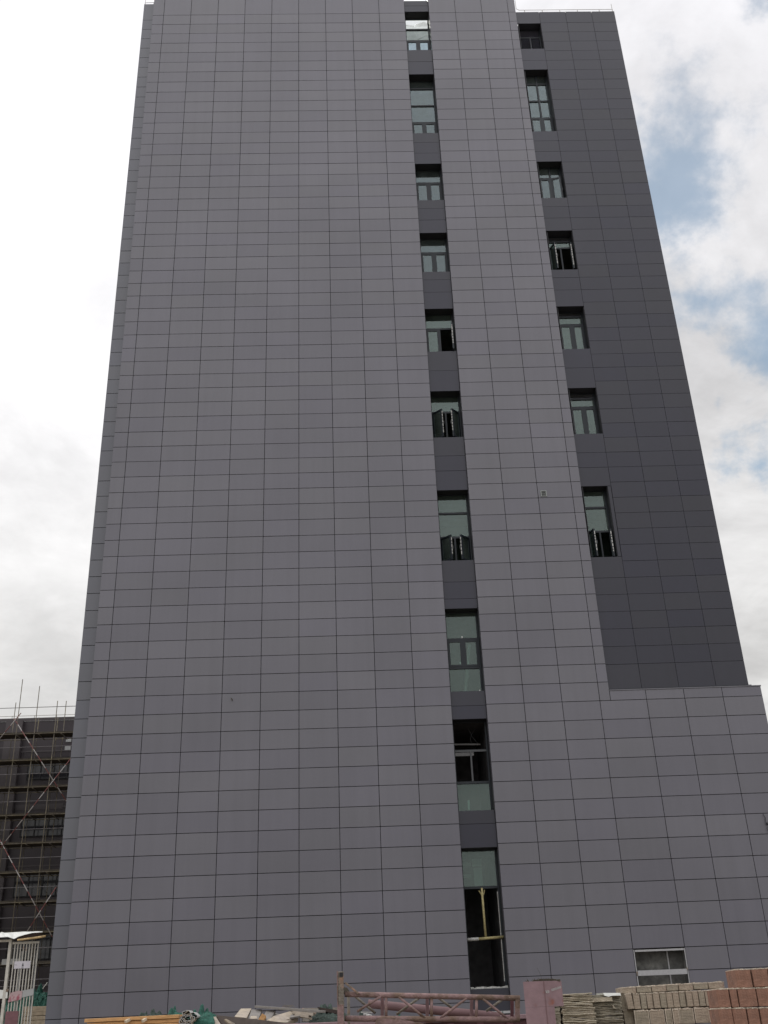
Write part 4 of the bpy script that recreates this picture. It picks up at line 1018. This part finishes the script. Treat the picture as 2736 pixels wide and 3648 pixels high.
# ================================================================== folded sack stacks
SKY = -22.3
def sacks(name, xl, xr, ytop, Y, mat, label, seed, side=0.0, n=70, lean=.0):
    rr = random.Random(seed); a_, b__ = at(xl, ytop, Y), at(xr, ytop - .5, Y)
    th = thing(name, label, 'sack stack')
    mb = MB(); z = a_.z; k = 0
    while z > .12:
        h = rr.uniform(.010, .017); ox = rr.uniform(-.006, .006) + lean * (a_.z - z); oy = rr.uniform(-.008, .008)
        x0_, x1_ = a_.x + ox, b__.x + ox + rr.uniform(-.005, .005)
        # wavy folded edge
        nseg = 10; n0 = len(mb.v); w1 = rr.uniform(0, 6); amp = rr.uniform(.001, .0035)
        for i in range(nseg + 1):
            t = i / nseg; x = x0_ + (x1_ - x0_) * t; dz = amp * math.sin(w1 + 5 * t) + amp * .6 * math.sin(w1 * 2 + 13 * t)
            yb = Y + oy + .004 * math.sin(7 * t + w1)
            mb.v += [(x, yb, z - h + dz), (x, yb - .006, z - h * .5 + dz), (x, yb, z + dz - .0015), (x, Y + .42, z + dz - .0015), (x, Y + .42, z - h + dz)]
        for i in range(nseg):
            p = n0 + 5 * i
            for j in range(5):
                j2 = (j + 1) % 5; mb.f.append((p + j, p + j2, p + 5 + j2, p + 5 + j)); mb.mi.append(0)
        mb.f.append(tuple(n0 + j for j in range(5))[::-1]); mb.mi.append(0)
        p = n0 + 5 * nseg; mb.f.append(tuple(p + j for j in range(5))); mb.mi.append(0)
        z -= h * .97; k += 1
        if z < 1.45: h = .02
    mb.build('folded_layers', M[mat], th)
    return th, a_, b__
th, a_, b__ = sacks('sack_stack', 1993, 2108, 3541, SKY, 'sack', 'stack of folded tan sacks beside the pink column', 3, lean=.05)
mb = MB(); rr = random.Random(6)
z = a_.z + .005
while z > 1.3:
    mb.box(a_.x - .045 + rr.uniform(-.008, .008), a_.x - .008, SKY + .01, SKY + .3, z - .022, z, jig=.007); z -= .021
mb.build('rolled_edge', M['sackgrey'], th)
th, a_, b__ = sacks('sack_stack', 2108, 2208, 3545, SKY + .12, 'sackgrey', 'stack of folded grey brown sacks against the tan bricks', 14, lean=.03)
mb = MB(); f0, f1 = at(2148, 3543, SKY + .1), at(2209, 3543, SKY + .1)
mb.slab([Vector((f0.x, SKY + .09, f0.z + .012)), Vector((f1.x, SKY + .09, f1.z + .012)), Vector((f1.x + .005, SKY + .085, f1.z - .008)), Vector((f0.x + .075, SKY + .08, f0.z - .012)), Vector((f0.x + .04, SKY + .08, f0.z - .020)), Vector((f0.x + .01, SKY + .08, f0.z - .010))], (0, .3, .004))
mb.build('white_flap', M['tarp'], th)
mb = MB(); mb.slab([at(2110, 3555, SKY + .08), at(2180, 3552, SKY + .08), at(2182, 3566, SKY + .08), at(2146, 3568, SKY + .08), at(2112, 3570, SKY + .08)], (0, .05, 0)); mb.build('torn_fold', M['sack'], th)
mb = MB(); mb.slab([at(2182, 3578, SKY + .08), at(2196, 3594, SKY + .08), at(2186, 3592, SKY + .08)], (0, .02, 0)); mb.build('torn_fold', M['sack'], th)

# ================================================================== bricks, each its own object
def brick_mesh(name, lx, ly, lz, mat, seed, dust=True):
    rr = random.Random(seed); mb = MB(); nx = 4
    mb.box(0, lx, 0, ly, 0, lz, 0)
    v = [(x + rr.uniform(-.0015, .0015), y + rr.uniform(-.002, .002), z + rr.uniform(-.0015, .0015)) for x, y, z in mb.v]; mb.v = v
    o = mb.build(name, M[mat], None, bevel=.003)
    if dust:
        d = MB(); k = 7
        for i in range(k):
            d.box(lx * i / k, lx * (i + 1) / k, -.0015, ly, lz - .001, lz + rr.uniform(.003, .009), jig=.002)
        dd = d.build('dust', M['dust'], o)
    return o
def row_of(spans, ytl, ytr, ybl, Y, mats, desc, rowname, stackname, group, yaw=0.0, depth=.235, lean0=0.0, start=0):
    """spans: pixel x bounds of each brick; top edge from ytl (left) to ytr (right)"""
    xl, xr = spans[0][0], spans[-1][1]
    for i, (xa, xb) in enumerate(spans):
        t = ((xa + xb) / 2 - xl) / (xr - xl); yt = ytl + (ytr - ytl) * t; yb = ybl + (ytr - ytl) * t
        pa, pb = at(xa, yt, Y), at(xb, yt, Y); pc = at((xa + xb) / 2, yb, Y)
        lx = pb.x - pa.x - .0025; lz = (pa.z + pb.z) / 2 - pc.z - .004
        o = brick_mesh('brick', lx, depth, lz, mats[(i * 7 + len(spans)) % len(mats)], 100 + i * 13 + len(spans))
        o.location = (pa.x, Y + R.uniform(-.012, .010), pc.z); o.rotation_euler = (0, 0, math.radians(R.uniform(-1.6, 1.6)))
        if 'pale' in desc:
            ed = MB()
            for xe in (0.0, lx - .005): ed.box(xe, xe + .005, -.0025, .002, .004, lz, jig=.0012)
            ed.box(.005, lx - .005, -.0025, .002, lz - .006, lz, jig=.0012)
            ed.build('edge_dust', M['dust'], o)
        if lean0 and i == 0: o.rotation_euler = (0, -lean0, 0)
        tag(o, '%s, %s from left, %s row of the %s' % (desc, ORD[i + start], rowname, stackname), 'brick', group)
TB = -22.0; tg = 'bricks of the dusty tan stack'
row_of([(2213, 2266), (2267, 2319), (2320, 2372), (2373, 2415), (2417, 2468), (2470, 2521), (2523, 2581)], 3518, 3496, 3541, TB + .02, ['tan2', 'tan'],
       'dusty tan brick lying flat', 'top', 'tan stack', tg)
sp = []; x = 2230.0; ws = [24.5, 25, 22, 23, 23.5, 23.5, 23, 24, 23, 22.5, 22, 22, 23, 23]
for w__ in ws: sp.append((x, x + w__ - 1.0)); x += w__
row_of(sp, 3541.5, 3527, 3597, TB, ['tan', 'tan2', 'tan'], 'narrow tan brick on edge', 'second', 'tan stack', tg, lean0=.10)
row_of([(2257, 2310), (2313, 2366), (2368, 2392), (2393, 2416), (2418, 2469), (2472, 2526), (2529, 2565)], 3600, 3586, 3656, TB - .005, ['tan', 'tan2'],
       'tan brick with pale dusty edges', 'third', 'tan stack', tg)
rg_ = 'bricks of the red stack'; RBY = -23.0
row_of([(2617, 2672), (2675, 2731), (2733, 2790)], 3454, 3446, 3520, RBY + .05, ['red'], 'red brick', 'top', 'red stack', rg_)
row_of([(2551, 2596), (2598, 2624), (2626, 2691), (2693, 2746), (2748, 2800)], 3523, 3516, 3590, RBY, ['red'], 'red brick', 'second', 'red stack', rg_)
row_of([(2556, 2605), (2607, 2658), (2660, 2702), (2704, 2750), (2752, 2800)], 3592, 3588, 3660, RBY - .01, ['red'], 'red brick', 'third', 'red stack', rg_)
# bricks that carry them, out of the picture below
def lower_stack(x0, x1, Y, ztop_, mats, label, name='brick_pile'):
    mb = MB(); z = 0.0; course = 0; hh = ztop_ / math.floor(ztop_ / .118)
    while z < ztop_ - .01:
        x = x0
        while x < x1 - .01:
            wv = .118 if course % 2 else .059; wv = min(wv, x1 - x); mb.box(x + .001, x + wv - .001, Y, Y + .235, z + .001, z + hh - .002, jig=.0015)
            x += wv
        mb.box(x0, x1, Y + .24, Y + .95, z + .002, z + hh - .003)
        z += hh; course += 1
    o = mb.build(name, M[mats]); o['kind'] = 'stuff'; tag(o, label, 'brick stack'); return o
p0_, p1_ = at(2232, 3656, TB), at(2600, 3650, TB)
lower_stack(p0_.x, p1_.x, TB, at(2400, 3656 - 9, TB).z - .02, 'tan', 'lower courses of the dusty tan brick stack')
p0_, p1_ = at(2552, 3660, RBY), at(2990, 3660, RBY)
lower_stack(p0_.x, p1_.x, RBY, at(2650, 3660, RBY).z - .004, 'red', 'lower courses of the red brick stack')
# the second skin of bricks behind the visible rows so that the stack has depth
mb = MB(); z0_ = at(2400, 3650, TB).z; z1_ = at(2400, 3536, TB).z
xa_, xb_ = at(2262, 3600, TB).x, at(2570, 3600, TB).x
z = z0_
while z < z1_ - .05:
    x = xa_
    while x < xb_ - .02: mb.box(x + .001, x + .056, TB + .24, TB + .47, z, z + .112, jig=.002); x += .058
    z += .114
tag(mb.build('rear_brick_courses', M['tan']), 'rear courses of the tan brick stack', 'brick stack')['kind'] = 'stuff'
# left end of the tan stack, in shade
mb = MB(); e0 = at(2210, 3545, TB + .04); e1 = at(2255, 3560, TB + .04)
for k in range(5):
    zz3 = e0.z - .118 * k; mb.box(e0.x + .012 * k, e1.x - .002, TB + .05, TB + .28, zz3 - .112, zz3 - .002, jig=.003)
tag(mb.build('end_bricks', M['tan2']), 'column of bricks closing the left end of the tan stack', 'brick stack')['kind'] = 'stuff'
